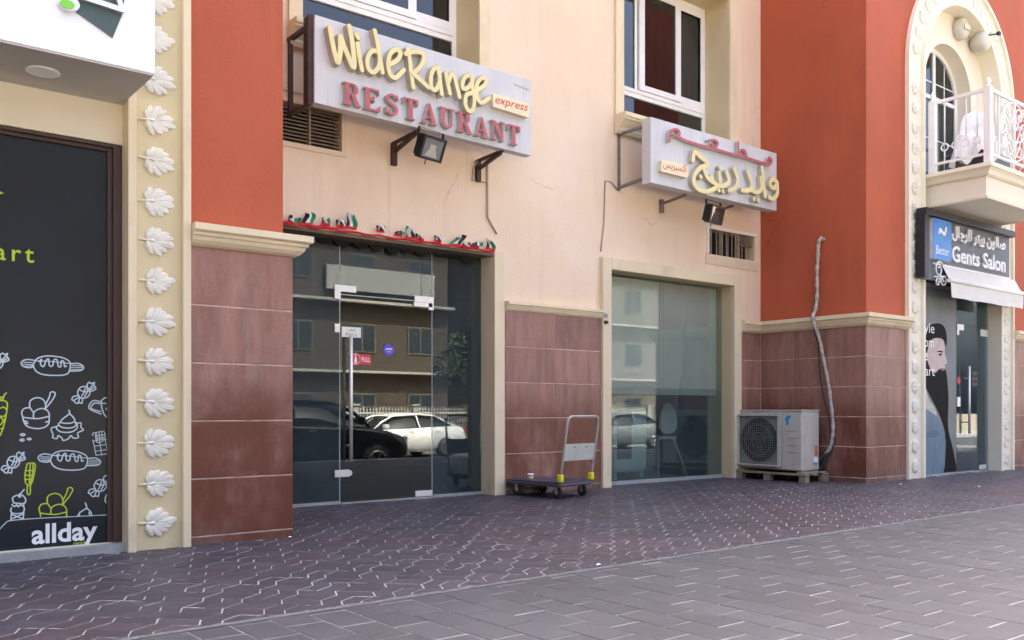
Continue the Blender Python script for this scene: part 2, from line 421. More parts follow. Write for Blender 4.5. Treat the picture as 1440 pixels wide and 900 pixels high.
class MB:
    """collects shapes, then links them as ONE mesh object"""
    def __init__(s):
        s.v = []; s.f = []; s.mi = []; s.cur = 0; s.sm = []; s.smooth = False
    def face(s, idx):
        s.f.append(idx); s.mi.append(s.cur); s.sm.append(s.smooth)
    def add(s, vs, fs):
        b = len(s.v)
        s.v += [tuple(p) for p in vs]
        for f in fs: s.face([b + i for i in f])
        return s
    def box(s, x0, x1, y0, y1, z0, z1):
        vs = [(x0, y0, z0), (x1, y0, z0), (x1, y1, z0), (x0, y1, z0), (x0, y0, z1), (x1, y0, z1), (x1, y1, z1), (x0, y1, z1)]
        return s.add(vs, [(0, 3, 2, 1), (4, 5, 6, 7), (0, 1, 5, 4), (1, 2, 6, 5), (2, 3, 7, 6), (3, 0, 4, 7)])
    def obox(s, c, ax, ay, az, h):
        """box with own axes: centre, three unit axes, half sizes"""
        c = Vector(c); X, Y, Z = Vector(ax) * h[0], Vector(ay) * h[1], Vector(az) * h[2]
        vs = [c + X * a + Y * b + Z * d for d in (-1, 1) for a, b in ((-1, -1), (1, -1), (1, 1), (-1, 1))]
        return s.add(vs, [(0, 3, 2, 1), (4, 5, 6, 7), (0, 1, 5, 4), (1, 2, 6, 5), (2, 3, 7, 6), (3, 0, 4, 7)])
    def bar(s, a, b, w, h=None):
        """square bar between two points"""
        a = Vector(a); b = Vector(b); d = (b - a)
        L = d.length; d.normalize()
        u = d.cross(Vector((0, 0, 1)))
        if u.length < 1e-3: u = Vector((1, 0, 0))
        u.normalize(); v = d.cross(u)
        return s.obox((a + b) / 2, d, u, v, (L / 2, w / 2, (h or w) / 2))
    def tube(s, pts, r, seg=8, caps=True, closed=False):
        P = [Vector(p) for p in pts]
        n = len(P); b = len(s.v)
        rs = r if isinstance(r, (list, tuple)) else [r] * n
        up = None
        for i, p in enumerate(P):
            if closed: t = P[(i + 1) % n] - P[i - 1]
            else: t = P[min(i + 1, n - 1)] - P[max(i - 1, 0)]
            t.normalize()
            if up is None:
                up = Vector((0, 0, 1)) if abs(t.z) < 0.9 else Vector((1, 0, 0))
            u = t.cross(up)
            if u.length < 1e-5: u = t.cross(Vector((0.3, 1, 0.2)))
            u.normalize(); w = u.cross(t); up = w
            for k in range(seg):
                a = 2 * math.pi * k / seg
                s.v.append(tuple(p + (u * math.cos(a) + w * math.sin(a)) * rs[i]))
        sm = s.smooth; s.smooth = True
        for i in range(n if closed else n - 1):
            j = (i + 1) % n
            for k in range(seg):
                s.face([b + i * seg + k, b + i * seg + (k + 1) % seg, b + j * seg + (k + 1) % seg, b + j * seg + k])
        s.smooth = sm
        if caps and not closed:
            s.face([b + k for k in range(seg)][::-1])
            s.face([b + (n - 1) * seg + k for k in range(seg)])
        return s
    def prism(s, poly, f0, f1):
        """poly: list of 2D points; f0/f1 map a 2D point to 3D on either end"""
        n = len(poly); b = len(s.v)
        s.v += [tuple(f0(p)) for p in poly] + [tuple(f1(p)) for p in poly]
        s.face([b + i for i in range(n)]); s.face([b + n + i for i in range(n)][::-1])
        for i in range(n):
            j = (i + 1) % n
            s.face([b + j, b + i, b + n + i, b + n + j])
        return s
    def prism_xz(s, poly, y0, y1):
        return s.prism(poly, lambda p: (p[0], y0, p[1]), lambda p: (p[0], y1, p[1]))
    def prism_xy(s, poly, z0, z1):
        return s.prism(poly, lambda p: (p[0], p[1], z0), lambda p: (p[0], p[1], z1))
    def lathe(s, prof, c, axis='z', seg=24):
        """prof: (radius, height) pairs around an axis through c"""
        b = len(s.v); c = Vector(c)
        for r, h in prof:
            for k in range(seg):
                a = 2 * math.pi * k / seg
                q = (r * math.cos(a), r * math.sin(a), h)
                if axis == 'x': q = (q[2], q[0], q[1])
                elif axis == 'y': q = (q[0], q[2], q[1])
                s.v.append(tuple(c + Vector(q)))
        sm = s.smooth; s.smooth = True
        for i in range(len(prof) - 1):
            for k in range(seg):
                s.face([b + i * seg + k, b + i * seg + (k + 1) % seg, b + (i + 1) * seg + (k + 1) % seg, b + (i + 1) * seg + k])
        s.smooth = sm
        s.face([b + k for k in range(seg)][::-1])
        s.face([b + (len(prof) - 1) * seg + k for k in range(seg)])
        return s
    def sweep(s, path, prof, closed_prof=True):
        """sweep a profile along a horizontal polyline; prof: (offset to the right of travel, z)"""
        P = [Vector((p[0], p[1], 0)) for p in path]
        n = len(P); m = len(prof); b = len(s.v)
        for i, p in enumerate(P):
            d0 = (P[i] - P[i - 1]).normalized() if i > 0 else (P[1] - P[0]).normalized()
            d1 = (P[i + 1] - P[i]).normalized() if i < n - 1 else d0
            n0 = Vector((d0.y, -d0.x, 0)); n1 = Vector((d1.y, -d1.x, 0))
            nn = (n0 + n1); nn.normalize()
            k = 1 / max(0.3, nn.dot(n0))
            for o, z in prof:
                q = p + nn * o * k
                s.v.append((q.x, q.y, z))
        for i in range(n - 1):
            for j in range(m):
                jj = (j + 1) % m
                s.face([b + i * m + j, b + (i + 1) * m + j, b + (i + 1) * m + jj, b + i * m + jj])
        s.face([b + j for j in range(m)]); s.face([b + (n - 1) * m + j for j in range(m)][::-1])
        return s
    def sweep_xz(s, path, prof):
        """sweep in the XZ plane; prof: (offset to the right of travel, y)"""
        P = [Vector((p[0], 0, p[1])) for p in path]
        n = len(P); m = len(prof); b = len(s.v)
        for i, p in enumerate(P):
            d0 = (P[i] - P[i - 1]).normalized() if i > 0 else (P[1] - P[0]).normalized()
            d1 = (P[i + 1] - P[i]).normalized() if i < n - 1 else d0
            nn = Vector((d0.z + d1.z, 0, -d0.x - d1.x)); nn.normalize()
            for o, y in prof:
                q = p + nn * o
                s.v.append((q.x, y, q.z))
        for i in range(n - 1):
            for j in range(m):
                jj = (j + 1) % m
                s.face([b + i * m + j, b + i * m + jj, b + (i + 1) * m + jj, b + (i + 1) * m + j])
        s.face([b + j for j in range(m)][::-1]); s.face([b + (n - 1) * m + j for j in range(m)])
        return s
    def ribbon(s, pts, w, y0, y1=None, n=5, step=0.00012, taper=False):
        """a brush stroke of width w in the XZ plane with round ends; y1 given = extruded letter stroke (side = slot 1)"""
        P = cr_spline([(p[0], 0, p[1]) for p in pts], n)
        Q = [P[0]]
        for p in P[1:]:
            if (p - Q[-1]).length > 1e-4: Q.append(p)
        P = Q
        Lf = []; Rt = []
        def nrm(i):
            t = P[min(i + 1, len(P) - 1)] - P[max(i - 1, 0)]
            t.normalize()
            return Vector((-t.z, 0, t.x)), t
        cap = 5
        n0, t0 = nrm(0)
        nL, tL = nrm(len(P) - 1)
        h = w / 2
        for k in range(cap, 0, -1):
            a = math.pi / 2 * k / (cap + 0.2)
            Lf.append(P[0] + n0 * h * math.cos(a) - t0 * h * math.sin(a)); Rt.append(P[0] - n0 * h * math.cos(a) - t0 * h * math.sin(a))
        for i, p in enumerate(P):
            nn, _ = nrm(i)
            Lf.append(p + nn * h); Rt.append(p - nn * h)
        for k in range(1, cap + 1):
            a = math.pi / 2 * k / (cap + 0.2)
            Lf.append(P[-1] + nL * h * math.cos(a) + tL * h * math.sin(a)); Rt.append(P[-1] - nL * h * math.cos(a) + tL * h * math.sin(a))
        b = len(s.v); m = len(Lf)
        for i in range(m):
            yy = y0 - step * i
            s.v.append((Lf[i].x, yy, Lf[i].z)); s.v.append((Rt[i].x, yy, Rt[i].z))
        for i in range(m - 1):
            s.face([b + 2 * i, b + 2 * i + 2, b + 2 * i + 3, b + 2 * i + 1])
        if y1 is not None:
            c = len(s.v); old = s.cur; s.cur = 1
            for i in range(m):
                s.v.append((Lf[i].x, y1, Lf[i].z)); s.v.append((Rt[i].x, y1, Rt[i].z))
            for i in range(m - 1):
                s.face([b + 2 * i, c + 2 * i, c + 2 * i + 2, b + 2 * i + 2])
                s.face([b + 2 * i + 1, b + 2 * i + 3, c + 2 * i + 3, c + 2 * i + 1])
            s.face([b, b + 1, c + 1, c]); e = 2 * (m - 1)
            s.face([b + e, c + e, c + e + 1, b + e + 1])
            s.cur = old
        return s
    def build(s, name, m, parent=None, label=None, cat=None, group=None, kind=None, local=False, loc=None, bevel=0.0, normals=True):
        me = bpy.data.meshes.new(name)
        off = Vector((0, 0, 0))
        if not local:
            if parent is not None: off = world_origin(parent)
            if loc is not None: off = Vector(loc)
        me.from_pydata([(a - off.x, b - off.y, c - off.z) for a, b, c in s.v], [], s.f)
        ms = m if isinstance(m, (list, tuple)) else [m]
        for q in ms: me.materials.append(MATS[q])
        me.polygons.foreach_set('material_index', s.mi)
        me.polygons.foreach_set('use_smooth', s.sm)
        if normals:
            bm = bmesh.new(); bm.from_mesh(me)
            bmesh.ops.recalc_face_normals(bm, faces=bm.faces)
            bm.to_mesh(me); bm.free()
        o = bpy.data.objects.new(name, me)
        COL.objects.link(o)
        if parent is not None: o.parent = parent
        elif not local and loc is not None: o.location = loc
        if bevel > 0:
            bv = o.modifiers.new('bevel', 'BEVEL'); bv.width = bevel; bv.segments = 2; bv.limit_method = 'ANGLE'; bv.angle_limit = R(40)
        return tag(o, label, cat, group, kind)

def text_mb(body, size, depth, x, z, y, align='LEFT', bold=0.0, sx=1.0, spacing=1.0, shear=0.0):
    """lettering as real mesh standing in the XZ plane at depth y (front), extruded backwards"""
    c = bpy.data.curves.new('lettering', 'FONT')
    c.body = body; c.size = size; c.extrude = depth / 2; c.offset = bold
    c.align_x = align; c.space_character = spacing; c.shear = shear; c.resolution_u = 3
    o = bpy.data.objects.new('lettering', c)
    COL.objects.link(o)
    dg = bpy.context.evaluated_depsgraph_get()
    me = o.evaluated_get(dg).to_mesh()
    b = MB()
    for v in me.vertices:
        b.v.append((x + v.co.x * sx, y + depth / 2 - v.co.z, z + v.co.y))
    for p in me.polygons:
        b.face(list(p.vertices))
    o.evaluated_get(dg).to_mesh_clear()
    bpy.data.objects.remove(o); bpy.data.curves.remove(c)
    return b

def fit_text(body, x0, x1, z, size, depth, y, **k):
    """lettering squeezed to run from x0 to x1"""
    b = text_mb(body, size, depth, 0, z, y, **k)
    xs = [v[0] for v in b.v]
    a, c = min(xs), max(xs)
    f = (x1 - x0) / (c - a)
    b.v = [(x0 + (v[0] - a) * f, v[1], v[2]) for v in b.v]
    return b

# ------------------------------------------------------------------ traced lettering and drawings (x, z in metres on their own planes)
WIDE = [('W',[[(4.026,4.626),(4.045,4.529),(4.077,4.402),(4.11,4.321),(4.133,4.427),(4.135,4.575)],[(4.135,4.575),(4.199,4.443),(4.279,4.311),(4.269,4.506),(4.23,4.695)]]),('i',[[(4.306,4.642),(4.33,4.615)],[(4.321,4.551),(4.34,4.431),(4.369,4.309)]]),('d',[[(4.558,4.531),(4.484,4.524),(4.434,4.442),(4.439,4.345),(4.498,4.318),(4.558,4.39),(4.568,4.486)],[(4.511,4.727),(4.544,4.598),(4.571,4.464),(4.597,4.338)]]),('e',[[(4.679,4.433),(4.775,4.507),(4.807,4.586),(4.748,4.601),(4.686,4.544),(4.662,4.438),(4.689,4.338),(4.754,4.324),(4.842,4.419)]]),('R',[[(4.893,4.643),(4.91,4.581),(4.93,4.43),(4.958,4.27)],[(4.868,4.589),(4.957,4.631),(5.049,4.645),(5.084,4.599),(5.042,4.498),(4.95,4.408)],[(4.953,4.408),(5.049,4.358),(5.136,4.309)]]),('a',[[(5.27,4.548),(5.205,4.512),(5.17,4.412),(5.184,4.311),(5.235,4.31),(5.275,4.399),(5.276,4.498)],[(5.267,4.508),(5.285,4.389),(5.304,4.276)]]),('n',[[(5.359,4.502),(5.38,4.41),(5.41,4.308)],[(5.392,4.425),(5.422,4.504),(5.458,4.5),(5.499,4.387),(5.528,4.296)]]),('g',[[(5.679,4.559),(5.614,4.532),(5.571,4.453),(5.58,4.395),(5.645,4.422),(5.698,4.506),(5.688,4.555)],[(5.688,4.549),(5.701,4.406),(5.723,4.31),(5.704,4.198),(5.648,4.174),(5.602,4.234),(5.62,4.338),(5.707,4.372)]]),('e',[[(5.757,4.416),(5.861,4.49),(5.877,4.557),(5.823,4.563),(5.757,4.479),(5.756,4.352),(5.817,4.294),(5.916,4.366)]])]
EXPRESS_BOX = [(5.977,4.434),(6.494,4.427),(6.484,4.268),(5.977,4.287)]
DASH = [(6.333,4.631),(6.398,4.623),(6.532,4.615)]
REST = [(4.176,3.95),(6.318,3.934),(4.168,4.165),(6.379,4.145)]
AR_RED = [[[(8.784,4.419),(8.792,4.53),(8.857,4.585),(8.942,4.594),(8.977,4.554),(8.931,4.507),(8.868,4.513)]],[[(8.958,4.522),(9.065,4.489),(9.421,4.478),(9.733,4.482),(9.996,4.477),(10.358,4.483),(10.575,4.474),(10.845,4.469)]],[[(9.556,4.572),(9.67,4.6),(9.745,4.57),(9.681,4.505),(9.624,4.529)]],[[(10.176,4.66),(10.182,4.494)]],[[(10.2,4.486),(10.242,4.565),(10.327,4.569),(10.364,4.499)]],[[(10.871,4.579),(10.939,4.544),(10.878,4.474),(10.817,4.511),(10.871,4.579)]]]
AR_CREAM = [[[(10.933,4.283),(11.044,4.253),(10.985,4.158),(10.881,4.185),(10.933,4.283)],[(11.05,4.235),(11.05,4.088),(10.952,3.999),(10.855,4.005)]],[[(10.702,4.402),(10.733,4.197),(10.772,4.008)]],[[(10.377,4.291),(10.457,4.154),(10.432,4.051),(10.254,4.016)]],[[(10.676,4.254),(10.689,4.103),(10.575,4.034),(10.457,4.054)]],[[(10.513,3.94),(10.522,3.929)]],[[(10.607,3.938),(10.616,3.927)]],[[(10.079,4.28),(10.151,4.164),(10.115,4.041),(9.967,3.966)]],[[(9.922,4.206),(9.967,4.097),(9.873,4.022),(9.733,4.001),(9.641,4.035),(9.596,4.094)],[(9.756,4.175),(9.774,4.048)]],[[(9.751,3.948),(9.759,3.938)]],[[(9.838,3.943),(9.846,3.933)]],[[(9.779,4.249),(9.788,4.24)]],[[(9.228,4.252),(9.261,4.362),(9.371,4.327),(9.539,4.25),(9.388,4.188),(9.266,4.078),(9.239,3.961),(9.338,3.89),(9.522,3.892),(9.676,3.955)],[(9.435,4.187),(9.505,4.08),(9.619,4.028)]],[[(9.379,4.067),(9.388,4.057)]]]
AR_BOX = [(8.634,4.164),(9.146,4.17),(9.132,4.009),(8.624,4.009)]
P_WHITE = [('printed_hot_dog',[[(1.299,1.301),(1.321,1.345),(1.368,1.366),(1.431,1.368),(1.495,1.356),(1.531,1.326),(1.527,1.273),(1.503,1.244),(1.431,1.236),(1.36,1.241),(1.317,1.263),(1.299,1.301)],[(1.313,1.332),(1.407,1.332),(1.527,1.321)],[(1.305,1.336),(1.259,1.34),(1.228,1.321),(1.236,1.295),(1.274,1.285),(1.299,1.293)],[(1.535,1.319),(1.584,1.323),(1.617,1.302),(1.601,1.275),(1.531,1.269)],[(1.24,1.321),(1.297,1.32)],[(1.237,1.308),(1.297,1.306)],[(1.251,1.295),(1.294,1.298)],[(1.547,1.309),(1.609,1.306)],[(1.539,1.295),(1.613,1.295)],[(1.539,1.28),(1.601,1.282)],[(1.336,1.328),(1.352,1.346),(1.344,1.311),(1.364,1.295),(1.379,1.338),(1.395,1.348),(1.399,1.304),(1.419,1.301),(1.427,1.34),(1.447,1.345),(1.455,1.302),(1.471,1.298),(1.475,1.337),(1.491,1.333),(1.495,1.299),(1.507,1.303)]]),('printed_hot_dog',[[(1.405,0.655),(1.427,0.697),(1.475,0.715),(1.539,0.713),(1.605,0.696),(1.642,0.664),(1.638,0.611),(1.613,0.584),(1.539,0.579),(1.467,0.589),(1.423,0.615),(1.405,0.655)],[(1.419,0.685),(1.515,0.679),(1.638,0.659)],[(1.411,0.689),(1.364,0.697),(1.332,0.679),(1.34,0.652),(1.379,0.64),(1.405,0.646)],[(1.646,0.657),(1.696,0.658),(1.73,0.634),(1.713,0.608),(1.642,0.606)],[(1.344,0.678),(1.403,0.674)],[(1.342,0.665),(1.403,0.66)],[(1.356,0.651),(1.399,0.651)],[(1.658,0.646),(1.721,0.639)],[(1.65,0.633),(1.725,0.627)],[(1.65,0.618),(1.713,0.615)],[(1.443,0.679),(1.459,0.696),(1.451,0.662),(1.471,0.644),(1.487,0.687),(1.503,0.695),(1.507,0.651),(1.527,0.646),(1.535,0.685),(1.556,0.689),(1.564,0.645),(1.58,0.64),(1.584,0.679),(1.601,0.674),(1.605,0.639),(1.617,0.643)]]),('printed_candy',[[(1.578,1.12),(1.595,1.154),(1.628,1.163),(1.657,1.138),(1.657,1.107),(1.632,1.083),(1.595,1.086),(1.578,1.12)],[(1.595,1.138),(1.624,1.125),(1.653,1.13)],[(1.607,1.098),(1.62,1.12),(1.628,1.151)],[(1.624,1.092),(1.638,1.116),(1.644,1.147)],[(1.649,1.143),(1.64,1.174),(1.657,1.194),(1.669,1.183),(1.69,1.193),(1.686,1.175),(1.699,1.148),(1.678,1.134),(1.657,1.13)],[(1.657,1.147),(1.678,1.174)],[(1.661,1.139),(1.686,1.157)],[(1.587,1.098),(1.554,1.093),(1.542,1.071),(1.554,1.062),(1.57,1.045),(1.595,1.049),(1.607,1.045),(1.611,1.08),(1.603,1.086)],[(1.587,1.086),(1.558,1.067)],[(1.595,1.085),(1.583,1.051)]]),('printed_candy',[[(1.141,0.647),(1.156,0.679),(1.187,0.686),(1.213,0.662),(1.213,0.632),(1.19,0.61),(1.156,0.614),(1.141,0.647)],[(1.156,0.664),(1.183,0.65),(1.209,0.653)],[(1.168,0.625),(1.179,0.646),(1.187,0.675)],[(1.183,0.619),(1.196,0.641),(1.202,0.671)],[(1.205,0.666),(1.198,0.696),(1.213,0.715),(1.224,0.704),(1.244,0.712),(1.24,0.695),(1.251,0.669),(1.232,0.657),(1.213,0.653)],[(1.213,0.67),(1.232,0.695)],[(1.217,0.662),(1.24,0.678)],[(1.149,0.626),(1.119,0.623),(1.108,0.602),(1.119,0.593),(1.134,0.576),(1.156,0.579),(1.168,0.574),(1.171,0.608),(1.164,0.614)],[(1.149,0.615),(1.123,0.597)],[(1.156,0.613),(1.145,0.581)]]),('printed_candy',[[(1.686,0.462),(1.703,0.495),(1.736,0.503),(1.766,0.476),(1.766,0.445),(1.741,0.422),(1.703,0.427),(1.686,0.462)],[(1.703,0.479),(1.732,0.464),(1.762,0.467)],[(1.715,0.438),(1.728,0.46),(1.736,0.491)],[(1.732,0.431),(1.747,0.455),(1.753,0.486)],[(1.758,0.481),(1.749,0.513),(1.766,0.532),(1.779,0.521),(1.8,0.529),(1.796,0.511),(1.809,0.483),(1.787,0.471),(1.766,0.467)],[(1.766,0.485),(1.787,0.511)],[(1.77,0.476),(1.796,0.493)],[(1.694,0.44),(1.661,0.437),(1.649,0.415),(1.661,0.406),(1.678,0.387),(1.703,0.39),(1.715,0.385),(1.72,0.42),(1.711,0.427)],[(1.694,0.428),(1.665,0.41)],[(1.703,0.426),(1.69,0.392)]]),('printed_candy',[[(1.045,1.306),(1.059,1.339),(1.089,1.348),(1.115,1.325),(1.115,1.296),(1.093,1.272),(1.059,1.275),(1.045,1.306)],[(1.059,1.323),(1.085,1.312),(1.111,1.317)],[(1.071,1.286),(1.082,1.307),(1.089,1.337)],[(1.085,1.281),(1.098,1.304),(1.104,1.333)],[(1.108,1.329),(1.1,1.359),(1.115,1.378),(1.126,1.368),(1.145,1.377),(1.141,1.36),(1.153,1.335),(1.134,1.322),(1.115,1.317)],[(1.115,1.334),(1.134,1.36)],[(1.119,1.325),(1.141,1.343)],[(1.052,1.285),(1.023,1.28),(1.012,1.259),(1.023,1.251),(1.037,1.235),(1.059,1.24),(1.071,1.236),(1.074,1.269),(1.067,1.275)],[(1.052,1.275),(1.026,1.255)],[(1.059,1.273),(1.048,1.241)]]),('printed_ice_cream_bowl',[[(1.236,0.949),(1.244,0.915),(1.267,0.885),(1.321,0.871),(1.368,0.879),(1.395,0.905),(1.399,0.953)],[(1.236,0.949),(1.282,0.942),(1.336,0.94),(1.398,0.955)],[(1.236,0.949),(1.23,0.983),(1.247,1.009),(1.282,1.013)],[(1.301,0.944),(1.305,0.983),(1.336,1.005),(1.376,1.005),(1.398,0.974),(1.398,0.953)],[(1.278,1.018),(1.282,1.06),(1.321,1.082),(1.36,1.07),(1.376,1.035),(1.372,1.0)],[(1.278,1.018),(1.299,0.983)],[(1.376,1.035),(1.399,1.087),(1.407,1.118),(1.427,1.122),(1.436,1.105),(1.415,1.061),(1.379,1.013)],[(1.245,0.923),(1.263,0.919)],[(1.25,0.911),(1.267,0.906)],[(1.376,0.914),(1.395,0.921)]]),('printed_cream_swirl',[[(1.523,0.996),(1.526,0.972),(1.487,0.939),(1.471,0.913),(1.523,0.905),(1.561,0.921),(1.547,0.952),(1.526,0.972)],[(1.472,0.913),(1.456,0.9),(1.479,0.878),(1.535,0.873),(1.568,0.89),(1.561,0.917)],[(1.459,0.896),(1.443,0.874),(1.471,0.847),(1.535,0.844),(1.574,0.868),(1.576,0.899),(1.568,0.912)],[(1.443,0.883),(1.411,0.87),(1.423,0.826),(1.419,0.809),(1.447,0.8),(1.455,0.821),(1.479,0.803),(1.487,0.786),(1.519,0.798),(1.535,0.82),(1.552,0.802),(1.584,0.806),(1.58,0.837),(1.617,0.858),(1.601,0.876),(1.601,0.907),(1.574,0.903)]]),('printed_teapot',[[(1.734,1.063),(1.738,1.018),(1.751,0.973),(1.776,0.942),(1.81,0.932)],[(1.734,1.063),(1.759,1.084),(1.809,1.091)],[(1.734,1.047),(1.776,1.044),(1.812,1.046)],[(1.734,1.054),(1.679,1.063),(1.654,1.009),(1.734,0.969)],[(1.725,1.043),(1.688,1.045),(1.668,1.009),(1.73,0.987)],[(1.786,1.082),(1.78,1.104),(1.793,1.12),(1.809,1.104),(1.802,1.084)],[(1.789,1.009),(1.776,1.018),(1.768,1.0),(1.78,0.993),(1.776,0.978),(1.792,0.975),(1.795,0.99),(1.809,0.993),(1.802,1.009),(1.789,1.009)]]),('printed_chocolate_bar',[[(1.679,0.786),(1.7,0.678)],[(1.679,0.777),(1.759,0.793)],[(1.688,0.84),(1.675,0.826),(1.683,0.817)],[(1.692,0.835),(1.751,0.846),(1.761,0.802)],[(1.696,0.831),(1.702,0.777),(1.725,0.767),(1.755,0.785),(1.772,0.789)],[(1.704,0.83),(1.709,0.786)],[(1.721,0.837),(1.725,0.772)],[(1.738,0.841),(1.742,0.785)],[(1.688,0.741),(1.768,0.753)],[(1.694,0.705),(1.776,0.717)],[(1.761,0.789),(1.778,0.68)],[(1.725,0.767),(1.738,0.677)],[(1.7,0.678),(1.778,0.685)],[(1.696,0.813),(1.755,0.822)],[(1.698,0.795),(1.759,0.804)]]),('printed_beans',[[(1.222,0.831),(1.236,0.838),(1.25,0.831),(1.236,0.824),(1.222,0.831)],[(1.219,0.794),(1.231,0.802),(1.244,0.795),(1.232,0.787),(1.219,0.794)],[(1.263,0.802),(1.275,0.807),(1.287,0.801),(1.275,0.795),(1.263,0.802)]]),('printed_ice_cream_cone',[[(1.217,0.423),(1.228,0.439),(1.244,0.46)],[(1.207,0.422),(1.217,0.431),(1.227,0.42),(1.217,0.41),(1.207,0.422)],[(1.179,0.383),(1.175,0.408),(1.198,0.424)],[(1.236,0.422),(1.253,0.395),(1.244,0.366),(1.179,0.374)],[(1.168,0.341),(1.164,0.32),(1.183,0.302),(1.232,0.302),(1.245,0.323),(1.24,0.357)],[(1.171,0.362),(1.187,0.348),(1.198,0.36),(1.209,0.345),(1.221,0.359),(1.236,0.349),(1.245,0.37)],[(1.168,0.307),(1.165,0.258)],[(1.242,0.303),(1.238,0.259)],[(1.175,0.294),(1.232,0.264)],[(1.175,0.268),(1.234,0.294)]]),('printed_meringue',[[(1.629,0.345),(1.637,0.309),(1.601,0.285),(1.578,0.256)],[(1.637,0.309),(1.663,0.281),(1.672,0.252)],[(1.592,0.281),(1.588,0.255)],[(1.654,0.277),(1.66,0.252)]]),('printed_teapot',[[(1.81,0.406),(1.776,0.404),(1.761,0.346),(1.81,0.325)],[(1.81,0.388),(1.789,0.387),(1.778,0.349),(1.81,0.341)]]),('printed_curve',[[(1.056,0.155),(1.1,0.206),(1.13,0.238),(1.164,0.256),(1.329,0.259),(1.568,0.254),(1.802,0.25)]])]
P_GREEN = [('printed_ice_cream_bowl',[[(1.342,0.294),(1.39,0.284),(1.445,0.278),(1.508,0.29)],[(1.342,0.294),(1.336,0.329),(1.354,0.354),(1.39,0.356)],[(1.409,0.285),(1.413,0.324),(1.445,0.344),(1.485,0.341),(1.508,0.309),(1.508,0.287)],[(1.386,0.361),(1.39,0.404),(1.429,0.423),(1.469,0.408),(1.485,0.372),(1.481,0.337)],[(1.386,0.361),(1.407,0.325)],[(1.485,0.372),(1.509,0.423),(1.517,0.453),(1.538,0.457),(1.547,0.438),(1.525,0.396),(1.489,0.35)],[(1.342,0.293),(1.346,0.273)],[(1.509,0.285),(1.508,0.263)]]),('printed_ice_lolly',[[(1.263,0.634),(1.309,0.633),(1.307,0.572),(1.286,0.492),(1.255,0.502),(1.25,0.566),(1.263,0.634)],[(1.282,0.629),(1.278,0.565),(1.276,0.501)],[(1.299,0.629),(1.296,0.564),(1.282,0.496)],[(1.26,0.587),(1.301,0.586)],[(1.255,0.556),(1.297,0.554)],[(1.255,0.528),(1.29,0.526)],[(1.265,0.493),(1.263,0.433),(1.28,0.428),(1.282,0.492)]]),('printed_ice_cream_cone',[[(1.138,1.112),(1.126,1.098),(1.119,1.076)],[(1.099,1.075),(1.109,1.085),(1.12,1.075),(1.109,1.064),(1.099,1.075)],[(1.1,1.061),(1.13,1.058),(1.144,1.034),(1.134,0.95),(1.119,0.882),(1.102,0.828)],[(1.1,1.009),(1.123,1.017),(1.139,1.0)],[(1.1,0.958),(1.119,0.954),(1.135,0.967)],[(1.104,0.95),(1.129,0.916)],[(1.13,0.941),(1.104,0.899)],[(1.106,0.874),(1.12,0.874)]])]
P_TEXT_ALL = [(1.29,0.113),(1.709,0.075),(1.1,0.792),(1.379,0.223),(1.552,0.068),(1.625,0.061)]
P_TEXT_ART = [(1.1,1.986),(1.305,2.017),(1.1,2.105),(1.1,1.574),(1.1,1.607)]
L_WEDGE = [(1.384,3.452),(1.598,3.346),(1.655,3.508),(1.668,3.605),(1.684,3.7),(1.357,3.605)]
L_BAR = [[(1.397,3.544),(1.521,3.537),(1.648,3.527)],[(1.62,3.622),(1.648,3.527)]]
L_GREEN = [(1.337,3.48)]
L_W2 = [(1.37,3.514)]
L_O = [(1.134,3.47),(1.046,3.445)]
MAN = {'hair':[(13.356,2.17),(13.482,2.257),(13.691,2.315),(13.917,2.317),(14.049,2.23),(14.086,2.061),(14.037,1.982),(13.989,2.057),(13.905,2.094),(13.739,2.097),(13.598,2.061),(13.517,1.977),(13.47,1.874),(13.402,1.846),(13.356,1.913)],'face':[(13.413,1.824),(13.47,1.874),(13.517,1.977),(13.598,2.061),(13.739,2.097),(13.905,2.094),(13.989,2.057),(14.019,1.97),(14.013,1.893),(14.037,1.835),(14.086,1.742),(14.062,1.712),(14.007,1.699),(14.025,1.664),(13.989,1.616),(13.857,1.56),(13.645,1.531),(13.494,1.602),(13.413,1.72)],'beard':[(13.39,1.823),(13.447,1.813),(13.494,1.712),(13.621,1.571),(13.739,1.574),(13.821,1.617),(13.953,1.638),(14.037,1.617),(14.086,1.501),(14.135,1.176),(14.122,0.733),(14.282,0.374),(14.382,0.019),(14.037,0.034),(14.049,0.557),(13.869,0.897),(13.563,1.201),(13.402,1.371),(13.333,1.513),(13.333,1.798)],'jacket':[(13.333,1.028),(13.575,0.947),(13.81,0.865),(14.025,0.617),(14.098,0.261),(13.989,0.012),(13.322,0.024),(12.833,0.024),(12.833,1.25),(13.276,1.198)],'collar':[(13.254,1.397),(13.413,1.337),(13.517,1.172),(13.691,1.028),(13.762,0.912),(13.621,0.953),(13.413,1.028),(13.254,1.113)],'eye':[(13.81,1.85),(13.893,1.868),(13.929,1.852),(13.881,1.832)],'brow':[(13.75,1.883),(13.857,1.91),(13.953,1.899),(13.941,1.881),(13.845,1.886)],'ear':[(13.424,1.813),(13.494,1.821),(13.517,1.741),(13.47,1.688),(13.436,1.733)],'mouth':[(13.893,1.613),(14.013,1.643),(14.031,1.629),(13.965,1.604)],'pocket':[(13.424,0.65),(13.691,0.703),(13.869,0.643),(13.715,0.575),(13.447,0.569)],'shirt':[(14.037,0.616),(14.369,0.019),(13.989,0.012),(14.098,0.261)]}
MAN_TXT = [(13.68,2.164),(13.668,1.949),(13.47,1.745),(13.691,1.515)]
FLAGS = [(3.921,2.819),(4.074,2.839),(4.422,2.853),(4.545,2.861),(4.89,2.873),(5.135,2.857),(5.388,2.841),(5.611,2.835),(5.86,2.831),(6.137,2.846),(6.361,2.846)]

